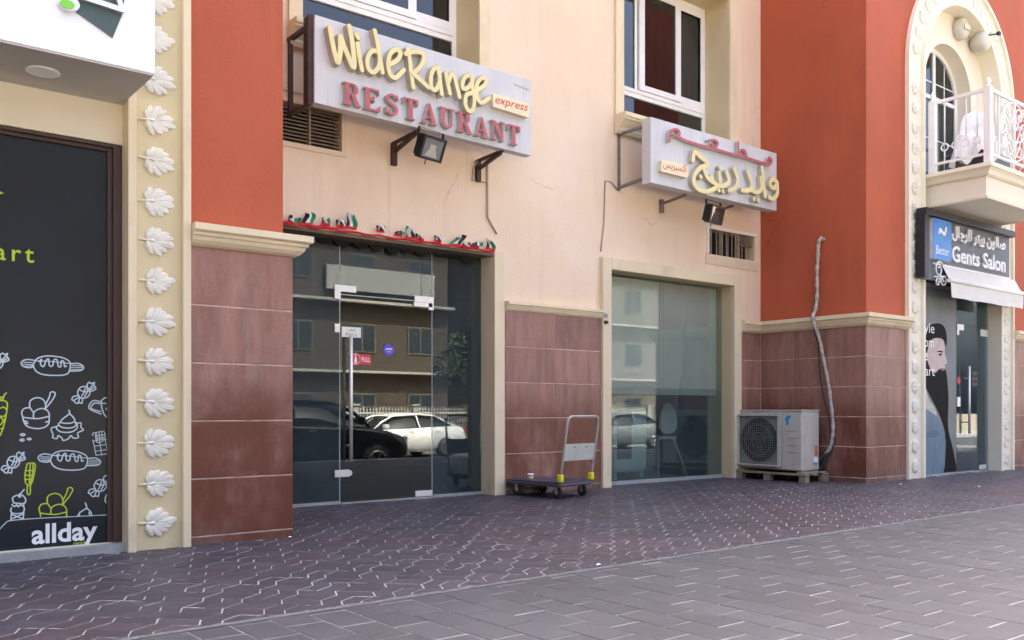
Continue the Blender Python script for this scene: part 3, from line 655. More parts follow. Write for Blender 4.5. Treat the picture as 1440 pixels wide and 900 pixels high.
# ================================================================== ground, road, paving
gr = MB(); gr.add([(-400, -400, -0.8), (400, -400, -0.8), (400, 400, -0.8), (-400, 400, -0.8)], [(0, 1, 2, 3)])
gr.build('ground', 'ground_sand', kind='structure')
road = MB()
road.add([(-60, -11, -0.58), (80, -11, -0.58), (80, -7, -0.55), (-60, -7, -0.55), (80, 1.25, -0.36), (-60, 1.25, -0.36), (80, 1.25, -0.8), (-60, 1.25, -0.8), (-60, -11, -0.8), (80, -11, -0.8)],
         [(0, 1, 2, 3), (3, 2, 4, 5), (0, 1, 9, 8)])
road = road.build('road', 'asphalt', kind='structure')
ln = MB()
for i in range(14):
    x = -14 + i * 3.0
    ln.add([(x, -7.2, -0.548), (x + 0.1, -7.2, -0.548), (x + 0.1, -10.9, -0.576), (x, -10.9, -0.576)], [(0, 1, 2, 3)])
ln.build('bay_marking', 'road_paint', parent=road)
pk = MB(); pk.box(-60, 80, -15, -11, -0.8, -0.42)
pk.build('far_pavement', 'kerb_stone', kind='structure')

bed = MB(); bed.add([(-10, 4.14, -0.0032), (26, 4.14, -0.0032), (26, 8.9, -0.0032), (-10, 8.9, -0.0032)], [(0, 1, 2, 3)])
pavement = bed.build('pavement', 'joint_sand', kind='structure')
bed = MB(); bed.add([(-10, 1.4, -0.0032), (26, 1.4, -0.0032), (26, 4.14, -0.0032), (-10, 4.14, -0.0032)], [(0, 1, 2, 3)])
forecourt = bed.build('forecourt', 'joint_sand_pale', kind='structure')
bk = MB(); bk.box(-10, 26, 1.45, 9.0, -0.8, -0.04)
bk.build('pavement_base', 'kerb_stone', kind='structure')
kb = empty('kerb', (0, 1.3, -0.36), kind='structure')
km = MB(); km.box(0.004, 0.996, -0.15, 0.0, -0.4, 0.0)
k0 = km.build('kerb_stone', 'kerb_stone', parent=kb, local=True, bevel=0.02)
k0.location = (-10, 0.1, 0.36)
for i in range(1, 36):
    k = k0.copy(); COL.objects.link(k); k.location = (-10 + i, 0.1, 0.36 + random.uniform(-.003, .003))

FWD = Vector((math.cos(R(51.52)), math.sin(R(51.52)))); RGT = Vector((FWD.y, -FWD.x))
def rank(x, y):
    """how large a piece at (x, y) shows: the nearest ones that lie in view come first"""
    c = x * FWD.x + y * FWD.y; a = x * RGT.x + y * RGT.y
    if c < 0.5: return 1e9
    u = a / c
    v = 1.0 / c
    if abs(u) > 0.60 or v > 0.27: return 1e6 + c
    return c

def offset_poly(P, d):
    n = len(P); out = []
    area = sum(P[i][0] * P[(i + 1) % n][1] - P[(i + 1) % n][0] * P[i][1] for i in range(n))
    sg = 1 if area > 0 else -1
    for i in range(n):
        a, b, c = Vector(P[i - 1]), Vector(P[i]), Vector(P[(i + 1) % n])
        e0 = (b - a); e1 = (c - b)
        if e0.length < 1e-6 or e1.length < 1e-6:
            out.append(tuple(b)); continue
        e0.normalize(); e1.normalize()
        n0 = Vector((-e0.y, e0.x)) * sg; n1 = Vector((-e1.y, e1.x)) * sg
        m = n0 + n1
        if m.length < 1e-3: m = n0
        m.normalize()
        k = min(2.0, 1 / max(0.3, m.dot(n0)))
        out.append((b.x + m.x * d * k, b.y + m.y * d * k))
    return out

def paver_geo(mb, poly, gap, ch, ox=0, oy=0, oz=0, tilt=(0, 0)):
    A = offset_poly(poly, gap); T = offset_poly(poly, gap + ch)
    n = len(A); b = len(mb.v)
    cx = sum(p[0] for p in A) / n; cy = sum(p[1] for p in A) / n
    def zz(p): return (p[0] - cx) * tilt[0] + (p[1] - cy) * tilt[1]
    mb.v += [(p[0] + ox, p[1] + oy, oz + zz(p)) for p in T] + [(p[0] + ox, p[1] + oy, oz - ch * 0.8 + zz(p)) for p in A] + [(p[0] + ox, p[1] + oy, oz - 0.03) for p in A]
    mb.face([b + i for i in range(n)])
    for i in range(n):
        j = (i + 1) % n
        mb.face([b + i, b + n + i, b + n + j, b + j])
        mb.face([b + n + i, b + 2 * n + i, b + 2 * n + j, b + n + j])

def clip_poly(P, ymin=None, ymax=None):
    for lim, sg in ((ymin, 1), (ymax, -1)):
        if lim is None: continue
        out = []
        for i in range(len(P)):
            a, b = P[i - 1], P[i]
            ia = (a[1] - lim) * sg >= 0; ib = (b[1] - lim) * sg >= 0
            if ia != ib:
                t = (lim - a[1]) / (b[1] - a[1]); out.append((a[0] + (b[0] - a[0]) * t, lim))
            if ib: out.append(b)
        P = out
        if len(P) < 3: return []
    return P

def lay(name, mat_, parent, pieces, gap, ch, limit=300):
    """pieces: (shape key or None, local polygon, x, y); the nearest in view become objects, the rest one mesh"""
    pieces.sort(key=lambda p: rank(p[4], p[5]))
    cache = {}
    rest = MB()
    for i, (key, poly, x, y, cx, cy) in enumerate(pieces):
        if i < limit:
            if key is None or key not in cache:
                mb = MB(); paver_geo(mb, poly, gap, ch)
                o = mb.build(name, mat_, parent=parent, local=True)
                if key is not None: cache[key] = o
            else:
                o = cache[key].copy(); COL.objects.link(o)
            o.location = (x, y, random.uniform(-.0025, .0012))
        else:
            paver_geo(rest, poly, gap, ch, x, y, random.uniform(-.0025, .0012), (random.uniform(-.006, .006), random.uniform(-.006, .006)))
    rest.build(name + '_field', mat_, parent=parent, local=True, kind='stuff')

# zigzag interlocking pavers laid at 45 degrees: columns of three across and two along
PH = R(45.3); U, CW, AMP = 0.122, 0.2152, 0.019
dv = Vector((math.cos(PH), math.sin(PH))); sv2 = Vector((math.sin(PH), -math.cos(PH)))
def zig(t):
    f = (t / (2 * U)) % 1.0
    return AMP * (-1 + 2 * f / 0.62) if f < 0.62 else AMP * (1 - 2 * (f - 0.62) / 0.38)
def wav(q): return 0.010 * math.sin(2 * math.pi * q)
def piece(sa, sb, ta, tb, qa, qb):
    br = [0.0, 0.62]
    ts = [ta]
    k = math.floor(ta / (2 * U)) - 1
    for j in range(6):
        for f in br:
            t = (k + j + f) * 2 * U
            if ta + 0.004 < t < tb - 0.004: ts.append(t)
    ts = sorted(ts) + [tb]
    P = []
    for t in ts:
        w = wav(qb) if t in (ta, tb) else 0
        P.append((sb + zig(t), t + w))
    P.append(((sa + sb) / 2 + zig(tb), tb + wav((qa + qb) / 2)))
    for t in reversed(ts):
        w = wav(qa) if t in (ta, tb) else 0
        P.append((sa + zig(t), t + w))
    P.append(((sa + sb) / 2 + zig(ta), ta + wav((qa + qb) / 2)))
    return P
def in_building(x, y):
    if y < 6.78: return False
    if x < 3.0 or x > 11.6: return True
    return y > 8.74
pcs = []
S0 = -1.279
for k in range(-64, 90):
    s0 = S0 + k * CW
    tz = 5.62 - U + 0.244 * (k - 3)
    n0 = math.floor((2 - tz) / 0.61)
    for n in range(n0, n0 + 40):
        t0 = tz + 0.61 * n
        for kind in range(5):
            if kind < 2: a = (s0 + kind * CW / 2, s0 + (kind + 1) * CW / 2, t0, t0 + 2 * U, kind * .5, kind * .5 + .5)
            else: a = (s0, s0 + CW, t0 + (kind) * U, t0 + (kind + 1) * U, 0, 1)
            sm, tm = (a[0] + a[1]) / 2, (a[2] + a[3]) / 2
            c = sv2 * sm + dv * tm
            if c.x < -3 or c.x > 22 or c.y < 4.0 or c.y > 8.9 or in_building(c.x, c.y): continue
            o2 = sv2 * a[0] + dv * a[2]
            sh_ = .0012
            P = [sv2 * p + dv * q - o2 for p, q in piece(a[0] + sh_, a[1] - sh_, *a[2:])]
            P = [(p.x, p.y) for p in P]
            ys = [p[1] + o2.y for p in P]
            key = (kind, round(a[2] / (2 * U) % 1.0, 2) % 1.0)
            if min(ys) < 4.165:
                P = clip_poly(P, ymin=4.165 - o2.y); key = None
                if len(P) < 3 or max(p[1] for p in P) + o2.y < 4.18: continue
            pcs.append((key, P, o2.x, o2.y, c.x, c.y))
lay('zigzag_paver', 'zig_paver', pavement, pcs, 0.0022, 0.003)

# rectangular slabs in front, running bond
pcs = []
SW, SLN = 0.194, 0.31
for i in range(-50, 95):
    x0 = 3.345 + i * SW
    for j in range(-14, 4):
        y0 = (3.926 if i % 2 == 0 else 3.771) + j * SLN
        y1 = y0 + SLN
        if y1 < 1.42 or y0 > 4.12: continue
        key = 'slab'
        P = [(0, .0035), (SW, .0035), (SW, SLN - .0035), (0, SLN - .0035)]
        if y1 > 4.128 or y0 < 1.41:
            P = clip_poly(P, ymin=1.405 - y0, ymax=4.128 - y0); key = None
            if len(P) < 3 or max(p[1] for p in P) - min(p[1] for p in P) < 0.02: continue
        pcs.append((key, P, x0, y0, x0 + SW / 2, (y0 + y1) / 2))
lay('paving_slab', 'slab_paver', forecourt, pcs, 0.0028, 0.0025)

# rough mortar line where the two pavings meet
mm = MB()
vs = []; fs = []
N = 520
for i in range(N + 1):
    x = -4 + 26 * i / N
    w = 0.006 + 0.03 * max(0, min(1, (x - 3.6) / 2.5)) * random.uniform(0.2, 1.6) + random.uniform(-.004, .006)
    vs += [(x, 4.128 - random.uniform(0, .003), 0.0005), (x, 4.15 + w * 0.4, 0.0055 + random.uniform(-.002, .003)), (x, 4.162 + w, 0.0008)]
for i in range(N):
    b = 3 * i
    fs += [(b, b + 3, b + 4, b + 1), (b + 1, b + 4, b + 5, b + 2)]
mm.add(vs, fs)
mm.build('mortar_line', 'mortar', parent=pavement, local=True)
# crumbs of mortar and grit along the line
cb = MB()
for i in range(420):
    x = random.uniform(3.6, 13); y = 4.19 + abs(random.gauss(0, .05)); r = random.uniform(.003, .010)
    c = Vector((x, y, r * .5))
    vs = [c + Vector((math.cos(a) * r * random.uniform(.7, 1.3), math.sin(a) * r * random.uniform(.7, 1.3), -r * .4)) for a in (0, 1.3, 2.5, 3.8, 5.0)] + [c + Vector((0, 0, r * .7))]
    cb.add(vs, [(0, 1, 5), (1, 2, 5), (2, 3, 5), (3, 4, 5), (4, 0, 5)])
cb.build('mortar_crumbs', 'mortar', label='loose pale mortar crumbs scattered along the paving joint', cat='rubble', kind='stuff')

# ================================================================== the building
B = empty('building', (7.0, 7.6, 0), 'red and peach building with cream trim and shops at street level', 'building')

def wall_open(y, th, x0, x1, z0, z1, ops):
    """wall facing -y at plane y with rectangular openings; slot 1 = reveals"""
    b = MB()
    xs = sorted({x0, x1} | {o[0] for o in ops} | {o[1] for o in ops}); zs = sorted({z0, z1} | {o[2] for o in ops} | {o[3] for o in ops})
    xs = [x for x in xs if x0 <= x <= x1]; zs = [z for z in zs if z0 <= z <= z1]
    for i in range(len(xs) - 1):
        for j in range(len(zs) - 1):
            cx, cz = (xs[i] + xs[i + 1]) / 2, (zs[j] + zs[j + 1]) / 2
            if any(o[0] < cx < o[1] and o[2] < cz < o[3] for o in ops): continue
            a, c, d, e = xs[i], xs[i + 1], zs[j], zs[j + 1]
            b.add([(a, y, d), (c, y, d), (c, y, e), (a, y, e)], [(0, 1, 2, 3)])
            b.add([(a, y + th, d), (c, y + th, d), (c, y + th, e), (a, y + th, e)], [(3, 2, 1, 0)])
    b.cur = 1
    for o in ops:
        a, c, d, e = o[:4]
        b.add([(a, y, d), (a, y, e), (a, y + th, e), (a, y + th, d)], [(0, 1, 2, 3)])
        b.add([(c, y, d), (c, y, e), (c, y + th, e), (c, y + th, d)], [(3, 2, 1, 0)])
        b.add([(a, y, e), (c, y, e), (c, y + th, e), (a, y + th, e)], [(0, 1, 2, 3)])
        if d > z0: b.add([(a, y, d), (c, y, d), (c, y + th, d), (a, y + th, d)], [(3, 2, 1, 0)])
    return b

TOP = 12.0
YB, YF = 8.45, 6.70
REST_OP = (3.30, 6.446, -0.05, 2.83); WIN2_OP = (8.31, 10.825, -0.05, 2.81)
UW1 = (4.02, 6.214, 4.87, 7.0); UW2 = (8.566, 10.758, 4.87, 7.0)
V1 = (3.62, 4.465, 3.66, 4.06); V2 = (10.293, 11.382, 3.235, 3.60)
wall_open(YB, 0.45, 3.05, 11.53, -0.05, TOP, [REST_OP, WIN2_OP, UW1, UW2, V1, V2]).build('recessed_wall', ['peach_paint', 'cream_panel'], B, normals=False)
b = MB(); b.box(2.30, 3.047, 6.735, 8.449, -0.05, TOP); b.build('tower_wall', 'red_paint', B)
# right tower with the arched bay
AX, AZ, RI, RO = 14.285, 5.98, 1.235, 1.715
b = MB()
yr = 6.722
b.box(11.53, 12.60, yr, 8.449, -0.05, TOP)
b.add([(15.98, yr, -0.05), (26, yr, -0.05), (26, yr, TOP), (15.98, yr, TOP)], [(0, 1, 2, 3)])
n = 24
for i in range(n):
    a0, a1 = math.pi * i / n, math.pi * (i + 1) / n
    p0 = (AX + RO * .97 * math.cos(a0), AZ + RO * .97 * math.sin(a0)); p1 = (AX + RO * .97 * math.cos(a1), AZ + RO * .97 * math.sin(a1))
    b.add([(p0[0], yr, p0[1]), (p1[0], yr, p1[1]), (p1[0], yr, TOP), (p0[0], yr, TOP)], [(0, 1, 2, 3)])
b.add([(12.60, yr, AZ), (AX - RO * .97, yr, AZ), (AX - RO * .97, yr, TOP), (12.60, yr, TOP)], [(0, 1, 2, 3)])
b.add([(AX + RO * .97, yr, AZ), (15.98, yr, AZ), (15.98, yr, TOP), (AX + RO * .97, yr, TOP)], [(0, 1, 2, 3)])
b.build('tower_wall', 'red_paint', B)
# the left shop's wall
wall_open(6.80, 0.3, -10, 1.87, -0.05, TOP, [(-3.2, 1.858, 0.055, 2.885)]).build('shop_wall', ['pale_cream', 'pale_cream'], B, normals=False)
# body of the building: flat roof, sides, rear
b = MB(); b.box(-10, 26, 6.9, 22, TOP, TOP + 0.3); b.build('roof', 'pale_cream', B)
b = MB(); b.box(-10.2, -10, 6.8, 22, -0.05, TOP); b.box(26, 26.2, 6.8, 22, -0.05, TOP); b.box(-10, 26, 22, 22.2, -0.05, TOP)
b.build('outer_wall', 'peach_paint', B)
# dark rooms behind the glass
def room(x0, x1, y0, y1, z0, z1, m):
    r = MB()
    r.add([(x0, y0, z0), (x1, y0, z0), (x1, y1, z0), (x0, y1, z0), (x0, y0, z1), (x1, y0, z1), (x1, y1, z1), (x0, y1, z1)],
          [(0, 1, 2, 3), (4, 7, 6, 5), (3, 2, 6, 7), (0, 3, 7, 4), (1, 5, 6, 2)])
    return r.build('interior', m, B, normals=False)
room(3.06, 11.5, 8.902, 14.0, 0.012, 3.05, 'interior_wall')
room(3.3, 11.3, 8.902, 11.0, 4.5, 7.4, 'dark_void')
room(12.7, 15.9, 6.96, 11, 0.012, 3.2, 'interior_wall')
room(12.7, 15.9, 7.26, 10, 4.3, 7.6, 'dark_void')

# cornices
def cornice(path, z0, z1, out):
    h = z1 - z0
    pr = [(-.02, z0), (out * .12, z0), (out * .35, z0 + h * .10), (out * .55, z0 + h * .26), (out * .62, z0 + h * .44), (out * .74, z0 + h * .46), (out * .78, z0 + h * .62), (out * .92, z0 + h * .64), (out, z0 + h * .70), (out, z1), (-.02, z1 + .006)]
    c = MB(); c.sweep(path, pr)
    return c.build('cornice', 'cream_paint', B)
cornice([(2.302, YF), (3.118, YF), (3.118, 8.44)], 2.205, 2.362, 0.12)
cornice([(10.992, 8.425), (11.492, 8.425), (11.492, YF), (12.60, YF)], 2.145, 2.318, 0.11)
cornice([(15.99, YF), (26, YF)], 2.145, 2.318, 0.11)
cornice([(6.60, YB - .02), (8.152, YB - .02)], 2.165, 2.275, 0.07)

# stone tile cladding, each tile its own piece
def tiles(backing, cells, stone='tile_stone'):
    bo = MB(); backing(bo)
    base = bo.build('tiled_base', 'tile_grout', B)
    off = world_origin(base)
    for c in cells:
        t = MB(); ch = 0.004; g = 0.005; gv = 0.0006
        if c[0] == 'y':           # facing -y : x0,x1,z0,z1,yfront,yback
            _, x0, x1, z0, z1, yf, yk = c
            j = random.uniform(-.0015, .0015); yf += j
            x0 += gv; x1 -= gv; z0 += g; z1 -= g
            v = [(x0, yk, z0), (x1, yk, z0), (x1, yk, z1), (x0, yk, z1), (x0, yf + ch, z0), (x1, yf + ch, z0), (x1, yf + ch, z1), (x0, yf + ch, z1),
                 (x0 + ch, yf, z0 + ch), (x1 - ch, yf, z0 + ch), (x1 - ch, yf, z1 - ch), (x0 + ch, yf, z1 - ch)]
        else:                     # facing -x : y0,y1,z0,z1,xfront,xback
            _, y0, y1, z0, z1, xf, xk = c
            j = random.uniform(-.0015, .0015); xf += j
            y0 += gv; y1 -= gv; z0 += g; z1 -= g
            v = [(xk, y0, z0), (xk, y1, z0), (xk, y1, z1), (xk, y0, z1), (xf + ch, y0, z0), (xf + ch, y1, z0), (xf + ch, y1, z1), (xf + ch, y0, z1),
                 (xf, y0 + ch, z0 + ch), (xf, y1 - ch, z0 + ch), (xf, y1 - ch, z1 - ch), (xf, y0 + ch, z1 - ch)]
        t.add(v, [(0, 1, 2, 3), (8, 9, 10, 11), (0, 1, 5, 4), (1, 2, 6, 5), (2, 3, 7, 6), (3, 0, 4, 7), (4, 5, 9, 8), (5, 6, 10, 9), (6, 7, 11, 10), (7, 4, 8, 11)])
        t.build('tile', stone, base)
    return base
def rows(z1, step, top): return [(-0.03, .062)] + [(.062, z1)] + [(z1 + step * i, z1 + step * (i + 1)) for i in range(3)] + [(z1 + step * 3, top)]
cl = []
for (a, c) in rows(.489, .4287, 2.215):
    cl.append(('y', 2.302, 3.115, a, c, 6.70, 6.715))
tiles(lambda m: (m.box(2.302, 3.112, 6.704, 6.734, -0.04, 2.21), m.box(3.049, 3.112, 6.735, 8.40, -0.04, 2.21)), cl, 'tile_rust')
cl = []
for (a, c) in rows(.481, .4215, 2.175):
    for x0, x1 in ((6.60, 7.37), (7.37, 8.15)):
        cl.append(('y', x0, x1, a, c, 8.42, 8.436))
tiles(lambda m: m.box(6.60, 8.15, 8.424, 8.449, -0.04, 2.17), cl)
cl = []
for (a, c) in rows(.487, .417, 2.155):
    cl.append(('y', 11.494, 12.06, a, c, 6.70, 6.715)); cl.append(('y', 12.06, 12.60, a, c, 6.70, 6.715))
    for y0, y1 in ((6.717, 7.28), (7.28, 7.85), (7.85, 8.42)): cl.append(('x', y0, y1, a, c, 11.494, 11.51))
    cl.append(('y', 10.995, 11.49, a, c, 8.42, 8.436))
tiles(lambda m: (m.box(11.499, 12.60, 6.704, 6.7215, -0.04, 2.15), m.box(11.498, 11.5295, 6.7225, 8.43, -0.04, 2.15), m.box(10.995, 11.50, 8.424, 8.449, -0.04, 2.15)), cl)
cl = []
for (a, c) in rows(.487, .417, 2.155):
    for i in range(6): cl.append(('y', 15.99 + i * .6, 16.59 + i * .6, a, c, 6.70, 6.715))
tiles(lambda m: m.box(15.99, 26, 6.704, 6.7215, -0.04, 2.15), cl)

# carved trim with leaf ornaments
def leaf_mesh(jit=0.0):
    """palmette: stem to the left, fan of nine fluted lobes; lies in XZ, rises towards -y"""
    m = MB(); m.smooth = True
    lobes = [(0, .190, .040, -.05), (17, .188, .036, -.06), (-17, .188, .036, -.06), (36, .172, .035, -.07), (-36, .172, .035, -.07), (57, .150, .034, -.075), (-57, .150, .034, -.075), (82, .118, .030, -.08), (-82, .118, .030, -.08), (108, .075, .024, -.08), (-108, .075, .024, -.08)]
    for li, (ang, ln_, w, bx_) in enumerate(lobes):
        ang += random.uniform(-1, 1) * 4 * jit; ln_ *= 1 + random.uniform(-.08, .05) * jit; w *= 1 + random.uniform(-.1, .1) * jit
        a = R(ang); d = Vector((math.cos(a), 0, math.sin(a))); nn = Vector((-d.z, 0, d.x))
        base = Vector((bx_, 0, 0))
        b0 = len(m.v); rings = 8; seg = 6
        for i in range(rings):
            t = i / (rings - 1)
            wid = w * (0.30 + 0.70 * t ** .7) * math.sqrt(max(.02, 1 - max(0, (t - .72) / .29) ** 2))
            hgt = .010 + .020 * math.sin(math.pi * (.12 + .80 * t))
            bend = .030 * t * t * (1 if ang > 0 else -1 if ang < 0 else 0)
            c = base + d * (ln_ * t) - nn * bend * .8
            for k in range(seg + 1):
                q = -1 + 2 * k / seg
                prof = math.sqrt(max(0, 1 - q * q)) * (1 - .30 * math.exp(-(q * 3.2) ** 2))
                m.v.append(tuple(c + nn * (wid * q) + Vector((0, -.0005 * li - hgt * prof, 0))))
        for i in range(rings - 1):
            for k in range(seg):
                p = b0 + i * (seg + 1) + k
                m.face([p, p + 1, p + seg + 2, p + seg + 1])
    m.tube([(-.145, -.008, 0), (-.12, -.012, .001), (-.08, -.016, 0), (-.03, -.02, 0)], [.007, .010, .010, .016], 8)
    m.lathe([(.012, 0), (.012, -.006)], (-.146, -.006, 0), axis='y', seg=10)
    return m
def trim(path, name='leaf_trim'):
    """frame moulding: raised rims left and right of a sunk panel; returns the object (leaves become its children)"""
    t = MB()
    w = .235
    pr = [(-w, 6.73), (-w, 6.66), (-w + .055, 6.655), (-w + .06, 6.70), (w - .065, 6.70), (w - .06, 6.655), (w, 6.66), (w, 6.73)]
    t.sweep_xz(path, pr)
    return t
t = MB()
t.box(1.858, 1.915, 6.655, 6.90, -.05, TOP); t.box(2.24, 2.300, 6.655, 6.73, -.05, TOP)
strip = t.build('door_surround', 'cream_paint', B, bevel=0.006)
t = MB(); t.box(1.915, 2.24, 6.70, 6.735, -.05, TOP); t.build('surround_panel', 'cream_panel', strip)
leaf0 = leaf_mesh(1.0).build('leaf_ornament', 'leaf_white', strip, local=True)
LEAFS = [leaf0.data]
for _ in range(5):
    tmp = leaf_mesh(1.0).build('leaf_ornament', 'leaf_white', local=True); LEAFS.append(tmp.data); bpy.data.objects.remove(tmp)
off = world_origin(strip)
for i in range(16):
    o = leaf0 if i == 0 else leaf0.copy()
    if i: COL.objects.link(o)
    o.data = LEAFS[i % 6]
    o.location = Vector((2.072 + random.uniform(-.003, .003), 6.701, 0.187 + .2887 * i)) - off
    o.rotation_euler = (0, R(random.uniform(-5, 5)), 0)
    k_ = random.uniform(.84, .91); o.scale = (k_, random.uniform(.7, .9), k_)
path = [(12.80, -.05)] + [(12.80, z * .997) for z in (2, 4)] + [(AX - (RO - .23) * math.cos(math.pi * i / 32), AZ + (RO - .23) * math.sin(math.pi * i / 32)) for i in range(33)] + [(AX + RO - .23, z) for z in (4, 2)] + [(AX + RO - .23, -.05)]
path[0] = (AX - RO + .23, -.05); path[1] = (AX - RO + .23, 2); path[2] = (AX - RO + .23, 4)
t = MB()
w = .24
t.sweep_xz(path, [(-w, 6.73), (-w, 6.66), (-w + .055, 6.655), (-w + .06, 6.70), (w - .065, 6.70), (w - .06, 6.655), (w, 6.66), (w, 7.0)])
arch = t.build('arch_surround', 'pale_cream', B)
off = world_origin(arch)
def leaf_at(x, z, ang, sc=.88):
    o = leaf0.copy(); COL.objects.link(o); o.parent = arch; o.data = random.choice(LEAFS)
    o.location = Vector((x, 6.701, z)) - off; o.rotation_euler = (0, -ang, 0); o.scale = (sc, .8, sc)
for i in range(21):
    z = .187 + .2887 * i
    if z < 5.9:
        leaf_at(AX - RO + .235, z, R(random.uniform(-4, 4)))
        leaf_at(AX + RO - .225, z, R(180 + random.uniform(-4, 4)))
for i in range(1, 17):
    a = math.pi * i / 17
    leaf_at(AX - (RO - .235) * math.cos(a), AZ + (RO - .235) * math.sin(a), -a)

# niche above the salon sign with its arched window
b = MB(); yn = 6.93
IR, IZ = .76, 5.98
n = 24
for i in range(n):
    a0, a1 = math.pi * i / n, math.pi * (i + 1) / n
    def pp(r, a, z0): return (AX + r * math.cos(a), yn, z0 + r * math.sin(a))
    b.add([pp(IR, a0, IZ), pp(RI + .05, a0, AZ), pp(RI + .05, a1, AZ), pp(IR, a1, IZ)], [(0, 1, 2, 3)])
    q0, q1 = pp(IR, a0, IZ), pp(IR, a1, IZ)
    b.add([q0, q1, (q1[0], 7.25, q1[2]), (q0[0], 7.25, q0[2])], [(0, 1, 2, 3)])
for sx in (-1, 1):
    b.add([(AX + sx * IR, yn, 3.2), (AX + sx * (RI + .05), yn, 3.2), (AX + sx * (RI + .05), yn, AZ), (AX + sx * IR, yn, AZ)], [(0, 1, 2, 3)])
    b.add([(AX + sx * IR, yn, 4.4), (AX + sx * IR, 7.25, 4.4), (AX + sx * IR, 7.25, IZ), (AX + sx * IR, yn, IZ)], [(0, 1, 2, 3)])
b.add([(AX - IR, yn, 3.2), (AX + IR, yn, 3.2), (AX + IR, yn, 4.4), (AX - IR, yn, 4.4)], [(0, 1, 2, 3)])
b.build('niche_wall', 'pale_cream', B)
# arched balcony door: frame and panes
fr = MB()
ap = [(AX - IR + .035, 4.42)] + [(AX - (IR - .035) * math.cos(math.pi * i / 24), IZ + (IR - .035) * math.sin(math.pi * i / 24)) for i in range(25)] + [(AX + IR - .035, 4.42)]
fr.sweep_xz(ap, [(-.035, 7.15), (.035, 7.15), (.035, 7.22), (-.035, 7.22)])
fr.box(AX - .035, AX + .035, 7.155, 7.215, 4.42, IZ + IR - .06)
fr.box(AX - IR + .07, AX + IR - .07, 7.158, 7.212, 5.93, 5.99)
bd = fr.build('balcony_door', 'aluminium_white', B)
for sx in (-1, 1):
    g = MB()
    P = [(AX + sx * .035, 4.42), (AX + sx * (IR - .07), 4.42)] + [(AX + sx * (IR - .07) * math.cos(math.pi / 2 * i / 12), IZ + (IR - .07) * math.sin(math.pi / 2 * i / 12)) for i in range(12)] + [(AX + sx * .035, IZ + IR - .075)]
    g.prism_xz(P, 7.18, 7.186); g.build('pane', 'window_glass', bd)
    gb = MB()
    gb.box(AX + sx * .36 - .008, AX + sx * .36 + .008, 7.172, 7.179, 4.45, 6.55); gb.box(AX + sx * .05, AX + sx * .66, 7.173, 7.1785, 6.2, 6.216); gb.box(AX + sx * .05, AX + sx * .68, 7.173, 7.1785, 5.3, 5.316)
    gb.build('glazing_bar', 'aluminium_white', bd)

# window surrounds, frames, panes
def upper_window(op):
    x0, x1, z0, z1 = op
    w = MB()
    w.box(x0 - .145, x0, 8.415, 8.4495, z0 - .03, z1 + .15); w.box(x1, x1 + .16, 8.415, 8.4495, z0 - .03, z1 + .15); w.box(x0, x1, 8.415, 8.4495, z1, z1 + .15)
    win = w.build('window', 'cream_paint', B)
    s = MB()
    s.sweep([(x0 - .15, 8.8), (x0 - .15, 8.449), (x0 - .15, 8.41)][2:] + [(x1 + .165, 8.41)], [(-.03, 4.60), (.02, 4.60), (.05, 4.64), (.05, 4.66), (.09, 4.70), (.13, 4.745), (.15, 4.76), (.15, 4.775), (.17, 4.79), (.17, 4.842), (-.03, 4.842)])
    s.build('sill', 'cream_paint', win)
    f = MB(); y0, y1 = 8.88, 8.93
    f.box(x0, x0 + .05, y0, y1, z0, z1); f.box(x1 - .06, x1, y0, y1, z0, z1); f.box(x0 + .05, x1 - .06, y0, y1, z1 - .08, z1)
    f.box(x0 + .05, x1 - .06, y0, y1, z0, z0 + .03)
    f.box(x0 + .05, x1 - .06, y0 - .005, y1, 5.36, 5.42); f.box(x0 + .05, x1 - .06, y0 - .02, y1, 5.42, 5.475)
    f.build('frame', 'aluminium_white', win, bevel=.004)
    m0, m1, m2, m3 = x0 + .694, x0 + .854, x0 + 1.504, x0 + 1.614
    g = MB(); g.box(m0, m0 + .05, y0 + .005, y1, 5.475, z1 - .08); g.build('mullion', 'aluminium_white', win)
    g = MB(); y2 = y0 - .035                 # the sliding sash stands proud
    g.box(m0 + .055, m1, y2, y0 - .001, 5.48, z1 - .08); g.box(m2, m3, y2, y0 - .001, 5.48, z1 - .08); g.box(m1, m2, y2, y0 - .001, 5.48, 5.56); g.box(m1, m2, y2, y0 - .001, z1 - .15, z1 - .08)
    g.build('sash', 'aluminium_white', win, bevel=.004)
    g = MB(); g.box(m3 + .002, x1 - .062, y0 - .012, y0 - .002, 5.48, 5.58); g.box(m3 + .002, x1 - .062, y0 - .012, y0 - .002, z1 - .16, z1 - .085); g.box(x1 - .11, x1 - .062, y0 - .011, y0 - .003, 5.58, z1 - .16)
    g.build('sash', 'aluminium_white', win)
    for a, c, d, e, yy in ((x0 + .05, x1 - .06, z0 + .03, 5.36, 8.905), (x0 + .05, m0, 5.475, z1 - .08, 8.905), (m1, m2, 5.56, z1 - .15, 8.86), (m3, x1 - .06, 5.475, z1 - .08, 8.90)):
        p = MB(); p.box(a, c, yy, yy + .006, d, e); p.build('pane', 'window_glass', win)
    c = MB(); pts = []
    for i in range(60):
        x = x0 + .9 + (x1 - x0 - .95) * i / 59
        pts.append((x, 9.12 + .035 * math.sin(i * 1.3) + .02 * math.sin(i * .47)))
    vs = [(x, y, z) for x, y in pts for z in (z0, z1 - .05)]
    c.smooth = True
    c.add(vs, [(2 * i, 2 * i + 2, 2 * i + 3, 2 * i + 1) for i in range(59)])
    c.build('curtain', 'curtain', win)
upper_window(UW1); upper_window(UW2)

